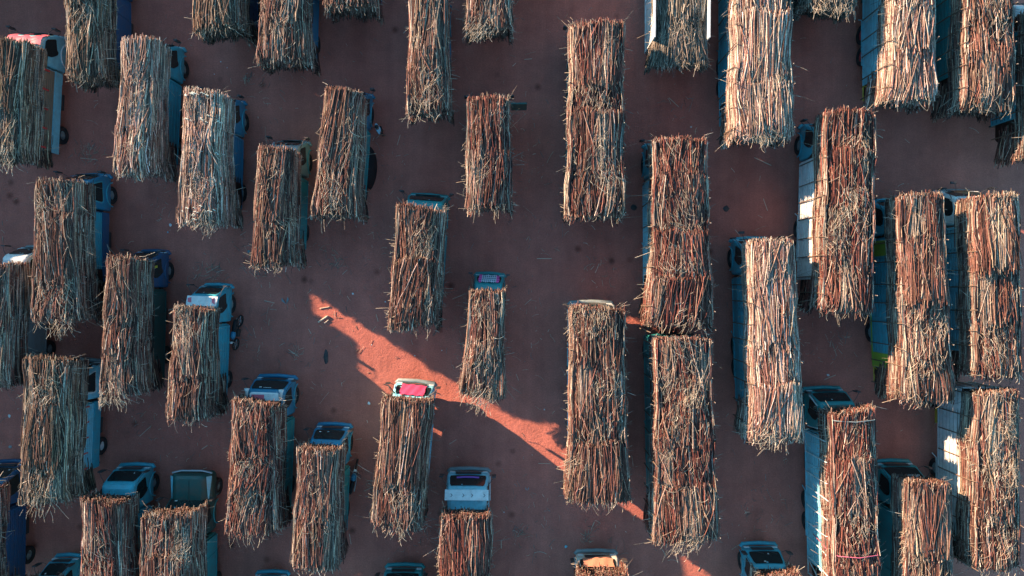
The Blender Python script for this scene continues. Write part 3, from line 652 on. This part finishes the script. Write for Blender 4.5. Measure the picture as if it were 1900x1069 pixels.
# ------------------------------------------------------------------ the yard: one row per truck
# key: ((left, right, y) of the load's north end, (left, right, y) of its south end) in photo pixels, colours, fittings, labels
S = dict
TR = [
 S(q=(-28,78,66,-40,66,308), pal='olive', cab='pale', bed=('pale','wood'), side='drop', front=63, bend=283, fmirror=0, extra=['roofcloth','redposts'], hub='grey', win='key',
   t='pale blue truck with pink cab roof and low drop side, cut by left edge', l='greenish cane load on the pink roofed truck at the left edge'),
 S(q=(122,208,-105,124,212,166), pal='olive', cab='navy', bed=('navy','navy'), side='plain', t='dark navy truck at the top edge beside the pink roofed truck', l='olive cane load leaving the top edge, leftmost of those cut off'),
 S(q=(228,310,64,208,306,334), pal='pale', cab='azure', bed=('azure','blue'), side='fine', front=84, bend=304, t='bright blue truck with fine boarded side, second from upper left', l='pale tan cane load with straw crown on bright blue fine boarded truck'),
 S(q=(342,430,160,325,435,424), pal='pale', cab='blue', bed=('blue','blue'), side='fine', front=186, bend=388, knots=True, fmirror=1, t='blue truck under the load tied with rows of white knots', l='cane load with rows of white plastic knots across its top'),
 S(q=(358,456,-190,356,460,76), pal='olive', cab='navy', bed=('navy','blue'), side='plain', t='dark blue truck at top edge, mostly hidden by a short visible tail', l='dark ended cane tail at the top edge above the knotted load'),
 S(q=(490,578,-150,474,580,132), pal='mix', cab='blue', bed=('blue','blue'), side='plain', bend=112, t='blue truck at top edge between two cut off cane loads', l='straw covered cane load flaring at its tail, cut by the top edge'),
 S(q=(605,697,-240,602,700,35), pal='mix', cab='navy', bed=('navy','navy'), side='plain', t='truck hidden under the smallest visible tail at top edge', l='small bit of cane tail at top edge, dark underneath'),
 S(q=(760,832,-18,752,838,226), pal='mix', cab='blue', bed=('blue','blue'), side='plain', front=2, t='narrow blue truck near top centre left, only its right side showing', l='narrow cane load with two dark cross seams near the top edge'),
 S(q=(868,948,-200,864,950,75), pal='mix', cab='navy', bed=('navy','navy'), side='plain', t='truck hidden under the cut off load at top centre', l='cut off cane tail at the top edge just left of centre'),
 S(q=(1058,1158,33,1048,1160,412), big=1, pal='red', cab='teal', bed=('teal','teal'), side='slots', stakes=1, t='long truck hidden under the red cane load right of top centre', l='long dark red cane load standing alone right of top centre'),
 S(q=(603,680,158,575,672,410), pal='mix', cab='blue', bed=('teal','blue'), side='plain', front=172, bend=392, dtarp=1, t='teal sided truck with black tarpaulin bulging out beside the standing person', l='cane load on the truck next to the standing person'),
 S(q=(866,945,172,865,950,398), pal='red', cab='teal', bed=('teal','teal'), side='plain', extra=['dooropen'], front=188, t='truck with dark cab door swung open, near upper centre', l='cane load above the open dark cab door'),
 S(q=(478,556,266,464,554,499), pal='mix', cab='grey', bed=('teal','grey'), side='plain', front=263, bend=462, extra=['wframe'], t='grey cabbed truck with teal side and pale cab frame, left of centre', l='two tier cane load with bright raised butts across its middle'),
 S(q=(738,828,376,720,814,612), pal='mix', messy=2.0, cab='teal', bed=('teal','teal'), side='plain', front=364, t='teal truck under the untidy load near the centre', l='untidy cane load with sticks poking out, just left of centre'),
 S(q=(872,937,531,851,936,742), pal='mix', cab='teal', bed=('teal','teal'), side='plain', front=513, extra=['checkcloth'], t='truck with checked pink cloth over its windshield', l='tapering cane load behind the checked windshield cloth'),
 S(q=(1206,1312,247,1198,1326,611), big=1, pal='red', messy=1.6, cab='azure', bed=('pale','white'), side='slots2', front=268, bend=580, stakes=1, t='long pale blue truck with sunlit side, towing the teal trailer behind it', l='tangled reddish cane load, upper one of the touching pair'),
 S(q=(1208,1320,617,1208,1336,1010), big=1, pal='red', messy=1.7, cab='teal', bed=('teal','teal'), side='plain', stakes=1, trailer=1, t='long teal trailer standing right behind the sunlit pale blue truck', l='tangled reddish cane load, lower one of the touching pair'),
 S(q=(1058,1160,562,1050,1170,937), big=1, pal='mix', cab='cream', bed=('pale','white'), side='plain', front=556, stakes=1, t='long truck with narrow pale side below centre right', l='long neat cane load with the sun streak ending at its left side'),
 S(q=(1222,1312,-260,1216,1312,128), big=1, zt=3.15, zs=3.45, pal='leaf', leaves=3, cab='white', bed=('white','white'), side='plain', bend=100, hbadd=.10, trailer=1, t='white high sided trailer at the top edge, its side glaring in the sun', l='dark leafy load sunk between white sides at top edge'),
 S(q=(1355,1465,-190,1352,1474,272), big=1, pal='pale', cab='azure', bed=('azure','azure'), side='slots2', bend=235, stakes=1, t='long azure sided truck under the palest cane load at the top', l='long pale straw coloured load at top, right of the white sided truck'),
 S(q=(1517,1626,196,1508,1620,583), big=1, pal='red', cab='azure', bed=('white','pale'), side='slots2', front=232, bend=520, stakes=1, t='blue cabbed truck with white side half in sun, right of centre', l='reddish cane load on the white sided truck right of centre'),
 S(q=(1640,1732,-200,1632,1740,205), big=1, pal='pale', cab='azure', bed=('pale','pale'), side='slots', bend=160, hub='red', tailframe='yellow', stakes=1, t='azure truck with red wheel hubs and yellow tail frame, upper right', l='golden cane load with black shadowed tail, upper right'),
 S(q=(1770,1878,-170,1766,1884,220), big=1, pal='mix', cab='teal', bed=('teal','teal'), side='slots2', bend=160, stakes=1, t='dark teal truck second from the right at the top edge', l='cane load with staked side second from right at top edge'),
 S(q=(1894,2000,2,1890,2000,306), big=1, pal='mix', cab='white', bed=('azure','azure'), side='slots2', front=8, bend=235, stakes=1, t='azure boarded truck in the top right corner, cut by the right edge', l='cane load cut by the right edge in the top right corner'),
 S(q=(1648,1750,352,1656,1772,750), big=1, pal='mix', cab='azure', bed=('azure','lime'), side='slots2', front=374, bend=678, stakes=1, tailframe='yellow', t='azure truck with yellow green panels on its side, right part of yard', l='cane load on the azure truck with yellow green panels'),
 S(q=(1782,1890,354,1786,1896,705), big=1, pal='mix', cab='white', bed=('pale','white'), side='slots2', front=356, bend=645, fmirror=1, stakes=1, t='white cabbed truck with black window near the right edge', l='three tier cane load on the white cabbed truck near right edge'),
 S(q=(1788,1890,712,1784,1892,1060), big=1, pal='mix', leaves=1.8, cab='white', bed=('white','cream'), side='slots2', front=712, bend=985, tank='yellow', stakes=1, trailer=1, t='white slatted trailer glowing in sun at right edge, yellow side box', l='straw strewn cane load at lower right edge beside glowing white slats'),
 S(q=(1380,1474,438,1384,1494,823), big=1, pal='pale', cab='azure', bed=('azure','azure'), side='slots', front=446, bend=742, fmirror=1, stakes=1, t='blue truck with ribbed side standing alone right of centre', l='long pale pinkish cane load with neat flared tail right of centre'),
 S(q=(1524,1624,748,1532,1634,1150), big=1, pal='red', messy=1.6, cab='teal', bed=('pale','pale'), side='slots', front=716, stakes=1, steelstakes=1, hub='steel', extra=['wframe','roofgreen'], ropes=1, tailframe='white', bend=1036, t='pale sided truck with green cab roof and white frame, lower right', l='dark red cane load bound by two ropes, lower right'),
 S(q=(1662,1765,876,1660,1770,1240), big=1, pal='mix', cab='teal', bed=('teal','teal'), side='plain', front=852, extra=['lettering'], t='teal truck with lettering across its windshield, lower right', l='cane load cut by bottom edge behind the lettered windshield'),
 S(q=(1396,1488,1048,1396,1490,1400), pal='red', cab='azure', bed=('azure','azure'), side='plain', front=1006, t='blue cab at bottom edge, right of the white wide eyed cab', l='tip of red cane butts over the blue cab at bottom edge, right'),
 S(q=(1068,1168,1044,1068,1168,1400), pal='red', cab='cream', bed=('cream','white'), side='plain', front=1020, extra=['orangecloth'], t='cream cab lit on its right at the bottom edge, centre right', l='tip of red cane butts behind the cream cab at bottom edge'),
 S(q=(817,910,937,814,908,1210), pal='red', cab='pale', bed=('pale','azure'), side='plain', front=867, extra=['visor'], t='azure truck with white arrow marked board over its windshield', l='cane load behind the white arrow marked board'),
 S(q=(692,780,1100,690,780,1380), pal='mix', cab='teal', bed=('teal','teal'), side='plain', front=1046, t='dark teal cab top just showing at the bottom edge, left of centre', l='load hidden below bottom edge behind the dark teal cab'),
 S(q=(430,515,1115,428,515,1390), pal='mix', cab='azure', bed=('azure','azure'), side='plain', front=1059, t='thin sliver of a blue cab at the bottom edge', l='load hidden below bottom edge behind the sliver of blue cab'),
 S(q=(712,804,728,686,786,984), zt=4.0, pal='mix', cab='pale', bed=('pale','pale'), side='plain', front=704, extra=['redcloth'], t='truck with red cloth on its windshield standing in the sun streak', l='cane load behind the red cloth covered windshield'),
 S(q=(553,638,816,538,634,1060), pal='mix', cab='blue', bed=('teal','blue'), side='plain', front=784, t='blue truck with dark windshield and plain blue roof beside black motorcycle', l='neat reddish cane load behind the plain blue cab roof'),
 S(q=(432,530,733,416,526,996), pal='red', messy=1.5, leaves=1.4, cab='blue', bed=('teal','green'), side='slots', front=694, bend=950, extra=['horns','roofredwhite'], t='blue truck with red and white roof, white horns and two antennas', l='matted cane load behind the white horns and red roof'),
 S(q=(323,403,562,305,404,782), pal='mix', messy=1.3, cab='azure', bed=('azure','azure'), side='fine', front=534, bend=742, extra=['visorred'], t='azure truck with pale board with red patches above its windshield', l='cane load behind the pale board with red patches'),
 S(q=(196,280,468,184,278,734), pal='mix', cab='navy', bed=('green','navy'), side='plain', front=470, bend=702, t='dark navy truck with yellow sticker on its cab window, left', l='neat cane load on the dark navy truck, left'),
 S(q=(66,166,326,54,178,602), pal='mix', messy=1.3, cab='blue', bed=('navy','azure'), side='drop', front=326, bend=528, win='big', t='blue truck with pale outlined square window near the left edge', l='wide cane load fanning at its tail on the square windowed blue truck'),
 S(q=(-38,48,484,-45,44,722), pal='mix', cab='white', bed=('grey','white'), side='plain', front=462, bend=690, win='big', t='white cabbed truck cut by the left edge', l='dark reddish cane load behind the white cab at the left edge'),
 S(q=(48,155,652,34,148,938), pal='olive', messy=1.2, cab='pale', bed=('azure','pale'), side='drop', front=664, bend=862, extra=['redposts'], hub='white', win='big', t='pale blue truck with red side posts and white wheel hub, lower left', l='long strawed cane load beside the red side posts, lower left'),
 S(q=(152,250,910,148,250,1190), pal='red', cab='azure', bed=('azure','azure'), side='plain', front=859, t='light blue cab with sticker cluttered windshield, lower left', l='dark cane load behind the light blue cab, lower left'),
 S(q=(262,378,936,256,380,1210), pal='mix', leaves=1.6, cab='green', bed=('teal','green'), side='plain', front=868, extra=['bonnet'], t='dark green bonneted truck with pale fender stripes, lower left', l='wide cane load with straw top behind the green bonnet'),
 S(q=(-92,6,890,-98,4,1160), pal='mix', cab='navy', bed=('navy','navy'), side='fine', front=853, extra=['rooforange'], t='navy truck with sunlit orange roof in the bottom left corner', l='cane load slipping out of the bottom left corner of the frame'),
 S(q=(24,108,1066,20,108,1350), pal='red', cab='azure', bed=('azure','azure'), side='plain', front=1028, t='blue cab in shade at the bottom edge, far left', l='few red cane tips at the bottom edge, far left'),
 S(q=(1486,1592,-250,1484,1590,34), pal='leaf', cab='teal', bed=('teal','teal'), side='plain', t='truck hidden under the dark tail at top edge, right of the palest load', l='dark leafy cane tail at the top edge, right of the palest load'),
]
SHADOW_TRUCKS = [(-120,-215,-30),(-175,-270,200),(-160,-250,470),(-165,-255,716),(-330,-420,60),(-330,-420,330),(-320,-410,620),(-330,-420,900),
       (60,-30,-330),(200,110,-420),(-60,-150,-330),(330,240,-520),(470,380,-440),(610,520,-560),(730,640,-420),(900,810,-530),(1060,970,-330),(-230,-320,-280),(1200,1110,-620)]  # unseen trucks added outside the frame only to cast long shadows
for a, b_, y in SHADOW_TRUCKS: TR.append(S(q=(b_, a, y, b_ - 8, a, y + 260), pal='mix', off=1, cab='blue', bed=('blue', 'blue'), side='plain',
       t='loaded truck parked beyond the edge of the photograph', l='cane load on a truck parked beyond the edge of the photograph'))

for i, T in enumerate(TR):
    big = bool(T.get('big')); T['big'] = big; off = T.get('off')
    zt = T.setdefault('zt', 4.15 if big else 3.95); zs = T.setdefault('zs', 2.85 if big else 2.45)
    zi = zs + .25; zo = zt - .2
    l0, r0, y0, l1, r1, y1 = T['q']
    def X(px): 
        return px
    def xw(pl, pr):
        L_ = at(pl, 0, zi if pl > 950 else zo)[0]; R_ = at(pr, 0, zo if pr > 950 else zi)[0]; return L_, R_
    a0, b0 = xw(l0, r0); a1, b1 = xw(l1, r1)
    YN = at(0, y0, zo if y0 < 534 else 3.0)[1]; YS = at(0, y1, (zt - .25) if y1 > 534 else 2.5)[1]
    PN = Vector(((a0 + b0) / 2, YN)); PS = Vector(((a1 + b1) / 2, YS)); ax = PN - PS; L = ax.length; yaw = math.atan2(-ax.x, ax.y)
    T['hN'] = (b0 - a0) / 2; T['hS'] = max((b1 - a1) / 2, T['hN'] * 1.02); T['L'] = L
    hN, hS = T['hN'], T['hS']
    T['hwf'] = lambda y, hN=hN, hS=hS, L=L: hN + (hS - hN) * min(max(-y / L, 0), 1.1) ** 2.2
    T['frame'] = (PN.x, PN.y, yaw)
    T['hb'] = min(hN * .97, 1.35) + T.get('hbadd', 0) if big else min(hN * .96, 1.22)
    fr = T.get('front'); T['cf'] = (at(0, fr, .9 if fr > 534 else 1.55)[1] - PN.y) - (.28 if fr > 534 else 0) if fr is not None else .15
    if 'bonnet' in T.get('extra', []): T['cf'] -= 1.15
    be = T.get('bend'); T['bedend'] = (at(0, be, 1.05)[1] - PN.y) / math.cos(yaw) if be is not None else -(L - 1.1)
    T['bedend'] = max(T['bedend'], -(L - .35))
    T.setdefault('win', 'key'); T.setdefault('hub', 'grey'); T['trim'] = {'white': 'white', 'cream': 'white', 'pale': 'white', 'azure': 'azure', 'blue': 'azure', 'navy': 'navy'}.get(T['cab'], 'teal')
    T['bumper'] = 'grey' if T['cab'] in ('white', 'cream', 'pale') else T['cab']
    T['label'] = T['t']
    root = make_truck(T, i)
    if off: root['group'] = 'trucks beyond the edge'
    key = 'offload' if off else None
    if key and key in mesh_cache: me = mesh_cache[key]
    else: me = cane_load('sugar_cane_load', L, hN, hS, zt, zs, T['pal'], 500 + i * 7, leaves=T.get('leaves', 1.0), messy=T.get('messy', 1.0), knots=T.get('knots', False))
    if key: mesh_cache[key] = me
    lo = link('sugar_cane_load', me); lo.location = (PN.x, PN.y, 0); lo.rotation_euler = (0, 0, yaw)
    tag(lo, T['l'], 'cane load', 'cane loads beyond the edge' if off else 'loads of cut sugar cane')
    print('truck', i, 'W %.2f L %.2f cf %.2f bed %.2f hb %.2f yaw %.1f' % (hN * 2, L, T['cf'], T['bedend'], T['hb'], math.degrees(yaw)))
    if T.get('ropes'):
        for yy, m_, lab in ((-.62, 'grey', 'pale rope'), (-L * .69, 'pinkrope', 'pink rope')):
            h_ = T['hwf'](yy); b = MB(); b.tube([(-h_ - .03, yy + .25, 1.9), (-h_ - .05, yy + .08, 3.5), (-h_ * .85, yy, zt + .03), (0, yy - .06, zt + .15), (h_ * .85, yy, zt + .03), (h_ + .05, yy + .1, 3.5), (h_ + .03, yy + .2, 1.9)], .018, 6)
            r_ = b.obj('rope', m_, lo, True); r_['label'] = lab + ' tied across the load'
    if i == 39:
        b = MB(); k = min(2 * hN * .93, 2.15) / 2; b.poly([side_pt(y, z, 1, k, .03) for y, z in ((-.60, 1.9), (-.72, 1.9), (-.76, 2.12), (-.64, 2.12))], (.004, 0, 0))
        cb = [c for c in root.children if c.name.startswith('cab')][0]; b.obj('sticker', 'yellow', cb)

# ------------------------------------------------------------------ motorcycles
def motorcycle(x, y, rz, lean, label):
    r = empty('motorcycle', (x, y, 0), rz); r.rotation_euler = (0, lean, rz); tag(r, label, 'motorcycle', 'motorcycles parked against trucks')
    for yy in (.62, -.62):
        b = MB(); pts = [(0, yy + .29 * math.cos(2 * math.pi * a / 20), .31 + .29 * math.sin(2 * math.pi * a / 20)) for a in range(21)]; b.tube(pts, .045, 6); w = b.obj('wheel', 'black', r, True)
        b = MB(); b.tube([(-.05, yy, .31), (.05, yy, .31)], .07, 8)
        for a in range(6): b.tube([(0, yy, .31), (0, yy + .26 * math.cos(a * 1.047), .31 + .26 * math.sin(a * 1.047))], .008, 4)
        b.obj('rim', 'chrome', w)
    b = MB(); b.tube([(0, -.55, .35), (0, -.2, .62), (0, .3, .68), (0, .42, .85)], .035, 6); b.tube([(0, .3, .66), (0, .05, .35), (0, -.4, .34)], .03, 6); b.box(-.13, .13, -.2, .18, .28, .55); b.obj('frame', 'steel', r)
    b = MB(); b.tube([(-.06, .62, .31), (-.07, .42, .9)], .022, 6); b.tube([(.06, .62, .31), (.07, .42, .9)], .022, 6); b.obj('fork', 'chrome', r)
    b = MB(); b.tube([(-.36, .22, .98), (-.3, .34, 1.02), (0, .42, .95), (.3, .34, 1.02), (.36, .22, .98)], .017, 6); b.obj('handlebar', 'steel', r)
    b = MB(); b.tube([(0, .32, .72), (0, .2, .80), (0, 0, .80), (0, -.08, .74)], [.07, .14, .14, .08], 10); b.obj('fuel_tank', 'blue', r, True)
    b = MB(); b.tube([(0, -.05, .78), (0, -.3, .79), (0, -.7, .82)], [.09, .12, .09], 8); b.obj('seat', 'tarp', r, True)
    b = MB(); b.tube([(0, .44, .86), (0, .54, .84)], [.09, .07], 10); b.obj('headlight', 'plastic', r)
    b = MB(); b.tube([(.12, .1, .3), (.15, -.3, .28), (.16, -.75, .36)], .035, 6); b.obj('exhaust', 'chrome', r, True)
x, y = at(654, 886, .5); motorcycle(x, y, R(-12), R(8), 'black motorcycle with blue tank leaning by the plain blue roofed truck')
x, y = at(440, 618, .5); motorcycle(x, y, R(170), R(6), 'black motorcycle beside the truck with the red patched board')

# ------------------------------------------------------------------ the standing person
def person(x, y, rz):
    r = empty('person', (x, y, 0), rz); tag(r, 'person in light blue shirt and dark trousers standing on the red earth', 'person')
    def skin(name, verts, edges, radii, mat, parent, sub=2):
        me = bpy.data.meshes.new(name); me.from_pydata(verts, edges, []); me.materials.append(M[mat]); o = link(name, me, parent)
        m = o.modifiers.new('skin', 'SKIN'); m.use_smooth_shade = True; me.skin_vertices.new() if not me.skin_vertices else None
        for v, rr in zip(me.skin_vertices[0].data, radii): v.radius = rr if isinstance(rr, tuple) else (rr, rr)
        me.skin_vertices[0].data[0].use_root = True
        s = o.modifiers.new('sub', 'SUBSURF'); s.levels = sub; s.render_levels = sub; return o
    V = [(0, 0, .95), (0, 0, 1.12), (0, -.01, 1.32), (0, -.01, 1.46), (0, .01, 1.53), (0, .02, 1.62), (0, .02, 1.70)]
    E = [(0, 1), (1, 2), (2, 3), (3, 4), (4, 5), (5, 6)]; Rr = [(.15, .10), (.13, .095), (.165, .11), (.10, .08), .052, (.075, .095), (.06, .075)]
    for s in (-1, 1):
        n = len(V); V += [(s * .09, 0, .88), (s * .11, .03 * s, .48), (s * .12, .0, .09), (s * .13, .13, .04)]; E += [(0, n), (n, n + 1), (n + 1, n + 2), (n + 2, n + 3)]; Rr += [(.09, .09), .055, .04, .035]
        n = len(V); V += [(s * .19, -.01, 1.42), (s * .26, -.04, 1.14), (s * .30, .12, .95), (s * .31, .16, .88)]; E += [(3, n), (n, n + 1), (n + 1, n + 2), (n + 2, n + 3)]; Rr += [.055, .042, .03, (.034, .018)]
        p = n + 3
        for q, (dx, ln) in enumerate(((-.028, .065), (-.010, .078), (.010, .072), (.027, .058))):
            m = len(V); V += [(s * .31 + dx * .6, .165 + dx, .845), (s * .31 + dx * .8, .19 + dx, .845 - ln * .5), (s * .30 + dx * .8, .185 + dx, .845 - ln)]; E += [(p, m), (m, m + 1), (m + 1, m + 2)]; Rr += [.009, .008, .007]
        m = len(V); V += [(s * .285, .19, .885), (s * .275, .215, .855)]; E += [(p, m), (m, m + 1)]; Rr += [.010, .008]
    body = skin('body', V, E, Rr, 'skin', r)
    # face: nose, eyes, mouth, ears
    b = MB(); b.tube([(0, .10, 1.66), (0, .135, 1.625), (0, .11, 1.615)], [.008, .015, .01], 6); b.obj('nose', 'skin', body, True)
    b = MB(); b.box(-.045, -.02, .096, .106, 1.655, 1.668); b.box(.02, .045, .096, .106, 1.655, 1.668); b.obj('eyes', 'plastic', body)
    b = MB(); b.box(-.025, .025, .10, .108, 1.575, 1.583); b.obj('mouth', 'pinkred', body)
    b = MB(); b.tube([(-.085, .02, 1.67), (-.092, .015, 1.64), (-.083, .02, 1.61)], .012, 6); b.tube([(.085, .02, 1.67), (.092, .015, 1.64), (.083, .02, 1.61)], .012, 6); b.obj('ears', 'skin', body)
    me = bpy.data.meshes.new('hair'); bm = bmesh.new(); bmesh.ops.create_uvsphere(bm, u_segments=16, v_segments=10, radius=1); 
    for v in bm.verts: v.co = Vector((v.co.x * .093, v.co.y * .112 + .005, max(v.co.z, -.15 if v.co.y < 0 else .1) * .10 + 1.69))
    bm.to_mesh(me); bm.free(); me.materials.append(M['hair']); link('hair', me, body)
    V = [(0, 0, .96), (0, 0, 1.12), (0, -.01, 1.32), (0, -.01, 1.45)]; E = [(0, 1), (1, 2), (2, 3)]; Rr = [(.175, .13), (.155, .12), (.19, .13), (.12, .09)]
    for s in (-1, 1): n = len(V); V += [(s * .20, -.01, 1.41), (s * .245, -.03, 1.20)]; E += [(3, n), (n, n + 1)]; Rr += [.075, .06]
    skin('shirt', V, E, Rr, 'shirt', body)
    V = [(0, 0, .96)]; E = []; Rr = [(.165, .12)]
    for s in (-1, 1): n = len(V); V += [(s * .095, 0, .84), (s * .11, .03 * s, .48), (s * .12, 0, .12)]; E += [(0, n), (n, n + 1), (n + 1, n + 2)]; Rr += [.105, .075, .06]
    skin('trousers', V, E, Rr, 'trousers', body)
x, y = at(710, 249, 0); person(x, y, R(-70))

# ------------------------------------------------------------------ litter and straw on the ground
rng = np.random.default_rng(5)
def ground_strands():
    cl = [(480, 470, 60), (620, 470, 70), (530, 600, 80), (500, 500, 50), (640, 250, 60), (400, 530, 40), (370, 510, 30), (560, 700, 90), (870, 660, 60), (170, 290, 30), (300, 360, 40), (500, 180, 60), (980, 620, 70), (980, 1000, 90),
          (700, 440, 60), (990, 440, 90), (1100, 500, 60), (800, 1020, 60), (1250, 200, 50), (360, 800, 80), (260, 790, 60), (1540, 640, 50), (740, 300, 60), (900, 100, 300), (1000, 300, 90), (470, 640, 30), (650, 620, 70), (1110, 1000, 60), (1400, 960, 60)]
    xs, ys, an = [], [], []
    for cx, cy, s in cl:
        n = int(rng.uniform(18, 50)); sx = rng.normal(cx, s * .45, n); sy = rng.normal(cy, s * .55, n); xs += list(sx); ys += list(sy)
    n = 1000; xs += list(rng.uniform(-100, 2000, n)); ys += list(rng.uniform(-60, 1130, n))
    # feathery twigs seen in the photo: tight fans
    for cx, cy, s in [(395, 508, 12), (478, 505, 12), (620, 490, 12), (165, 288, 10), (548, 655, 9), (500, 475, 18), (690, 900, 14), (1090, 1000, 6), (960, 990, 10), (870, 1015, 8), (460, 150, 6)]:
        m = 26; xs += list(rng.normal(cx, s * .5, m)); ys += list(rng.normal(cy, s, m))
    n = len(xs); x0 = (np.array(xs) - 950) * H / F; y0 = -(np.array(ys) - 534.5) * H / F
    a = rng.normal(0, 0.9, n); ln = rng.uniform(.06, .45, n) * np.where(rng.random(n) < .12, 2.2, 1); cur = rng.normal(0, .6, n); t = np.linspace(0, 1, 5)[None]
    th = a[:, None] + cur[:, None] * t; X = x0[:, None] + np.cumsum(np.sin(th), 1) / 5 * ln[:, None]; Y = y0[:, None] + np.cumsum(np.cos(th), 1) / 5 * ln[:, None]
    Z = np.full_like(X, .012) + rng.uniform(0, .02, n)[:, None]
    P = np.stack([X, Y, Z], -1); r = np.repeat(rng.uniform(.005, .013, n)[:, None], 5, 1)
    C = STRAW[rng.choice(5, n)] * rng.uniform(.7, 1.4, (n, 1)); C = np.repeat(C[:, None], 5, 1)
    return np_mesh('straw_litter', [stalk_arrays(P, r, C, C[:, 0], rng.uniform(0, 6, n))], 'cane')
tag(link('straw_litter', ground_strands()), 'dry leaf and straw strands scattered over the red earth', 'straw litter', kind='stuff')
rr = random.Random(9)
def cane_piece(px, py, ang, ln, r, label, grp=None):
    b = MB(); x, y = at(px, py, 0); d = Vector((math.cos(R(ang)), math.sin(R(ang)), 0)); p = Vector((x, y, r + .004)); n = 7
    b.tube([p + d * (ln * (i / (n - 1) - .5)) + Vector((0, 0, 0)) for i in range(n)], [r * (1.12 if i % 2 else 1) for i in range(n)], 8)
    tag(b.obj('cane_stalk', 'cutwood', None, True), label, 'cane stalk', grp)
_pr = random.Random(21)
for px, py in [(395, 500), (455, 148), (545, 655), (640, 505), (700, 590), (980, 560), (1010, 480), (960, 700), (930, 1010), (1100, 975), (690, 905), (650, 1000), (380, 830), (270, 800), (165, 295), (1250, 190), (1540, 700), (880, 300), (740, 260), (600, 250), (980, 110), (1010, 860), (1280, 420), (1420, 380), (840, 820), (500, 560)]:
    cane_piece(px, py, _pr.uniform(0, 180), _pr.uniform(.35, .95), _pr.uniform(.010, .018), 'thin dropped piece of cane lying loose on the red earth', 'dropped pieces of cane')
cane_piece(600, 592, 33, .62, .045, 'thick peeled cane stub lying at the start of the sun streak')
cane_piece(606, 597, 38, .30, .03, 'short pale stub beside the thick peeled cane stub')
cane_piece(603, 571, 10, .55, .02, 'thin dark stick lying at the tip of the sun streak')
cane_piece(1415, 300, -25, 1.0, .02, 'thin stick on the ground left of the blue cab with white side')
cane_piece(575, 615, -60, .3, .014, 'thin straight twig left below the sun streak tip')
def leaf_scrap(px, py, s, rz, mat, label, grp=None, shape=0):
    x, y = at(px, py, 0); b = MB(); q = random.Random(int(px * 7 + py)); n = 7
    if shape == 0: pts = [(s * q.uniform(.6, 1.1) * math.cos(6.283 * a / n), s * q.uniform(.6, 1.1) * math.sin(6.283 * a / n), .012 + q.uniform(0, .035)) for a in range(n)]; b.v = pts + [(0, 0, .05)]; b.f = [(a, (a + 1) % n, n) for a in range(n)]; b.mi = [0] * n
    else:
        for sg in (-1, 1): m = len(b.v); b.v += [(0, -s, .01), (sg * s * .25, -s * .1, .05), (sg * s * .8, s, .03), (sg * s * 1.0, s * .1, .05)]; b.f.append((m, m + 1, m + 2, m + 3)); b.mi.append(0)
    o = b.obj('paper_scrap' if shape == 0 else 'leaf_pair', mat); o.location = (x, y, .004); o.rotation_euler = (0, 0, R(rz)); tag(o, label, 'litter', grp)
leaf_scrap(530, 558, .20, 10, 'grey', 'pale folded pair of leaves on the earth left of the sun streak', None, 1)
leaf_scrap(685, 748, .10, 0, 'plastic', 'pale flat stone shaped scrap left of the red cloth truck')
leaf_scrap(462, 467, .10, 0, 'grey', 'small pale scrap by the tail of the two tier load')
leaf_scrap(20, 829, .11, 0, 'grey', 'pale scrap at the left edge beside the long strawed load')
leaf_scrap(978, 907, .10, 0, 'grey', 'pale leafy scrap on the earth right of the arrow marked truck', None, 1)
leaf_scrap(1050, 1014, .10, 0, 'pale', 'tiny turquoise scrap above the cream cab')
leaf_scrap(18, 772, .10, 0, 'plastic', 'small white scrap near the left edge above the pale scrap')
leaf_scrap(317, 418, .10, 30, 'plastic', 'small square white scrap left of the knotted load tail')
leaf_scrap(312, 431, .05, 0, 'pale', 'tiny blue dot of litter below the square white scrap')
leaf_scrap(1536, 696, .09, 0, 'plastic', 'white scrap above the green roofed truck at right')
for px, py in [(410, 115), (422, 126), (398, 138), (655, 545), (715, 560), (948, 298), (1282, 236), (1440, 1040), (820, 650), (1150, 640), (1010, 760), (1345, 180), (1425, 545), (560, 340), (770, 660), (690, 640), (935, 950), (1280, 990)]:
    leaf_scrap(px, py, rr.uniform(.03, .06), rr.uniform(0, 90), 'plastic', 'tiny white fleck of litter on the red earth', 'white flecks of litter')
for px, py in [(605, 662, ), (1176, 385), (1347, 387), (1390, 820), (508, 690), (508, 745)][:4]:
    x, y = at(px, py, 0); b = MB(); q = random.Random(int(px)); n = 10; s = .17 if px > 700 else .22
    for lv, (f_, z) in enumerate(((1, .004), (.7, .03), (.3, .045))):
        b.v += [(s * f_ * (1 if px > 700 else .6) * math.cos(6.283 * a / n) * q.uniform(.8, 1.1), s * f_ * (1 if px > 700 else 2) * math.sin(6.283 * a / n) * q.uniform(.8, 1.1), z) for a in range(n)]
    for lv in range(2):
        for a in range(n): b.f.append((lv * n + a, lv * n + (a + 1) % n, (lv + 1) * n + (a + 1) % n, (lv + 1) * n + a)); b.mi.append(0)
    b.f.append(tuple(2 * n + a for a in range(n))); b.mi.append(0)
    o = b.obj('mud_clod', 'steel'); o.location = (x, y, 0)
    tag(o, {605: 'long dark damp clod left of the sun streak', 1176: 'dark round clod between the two long red loads', 1347: 'dark clod in the lane left of the white sided truck', 1390: 'dark clod below the lone blue truck with pale pinkish load'}[px], 'clod')
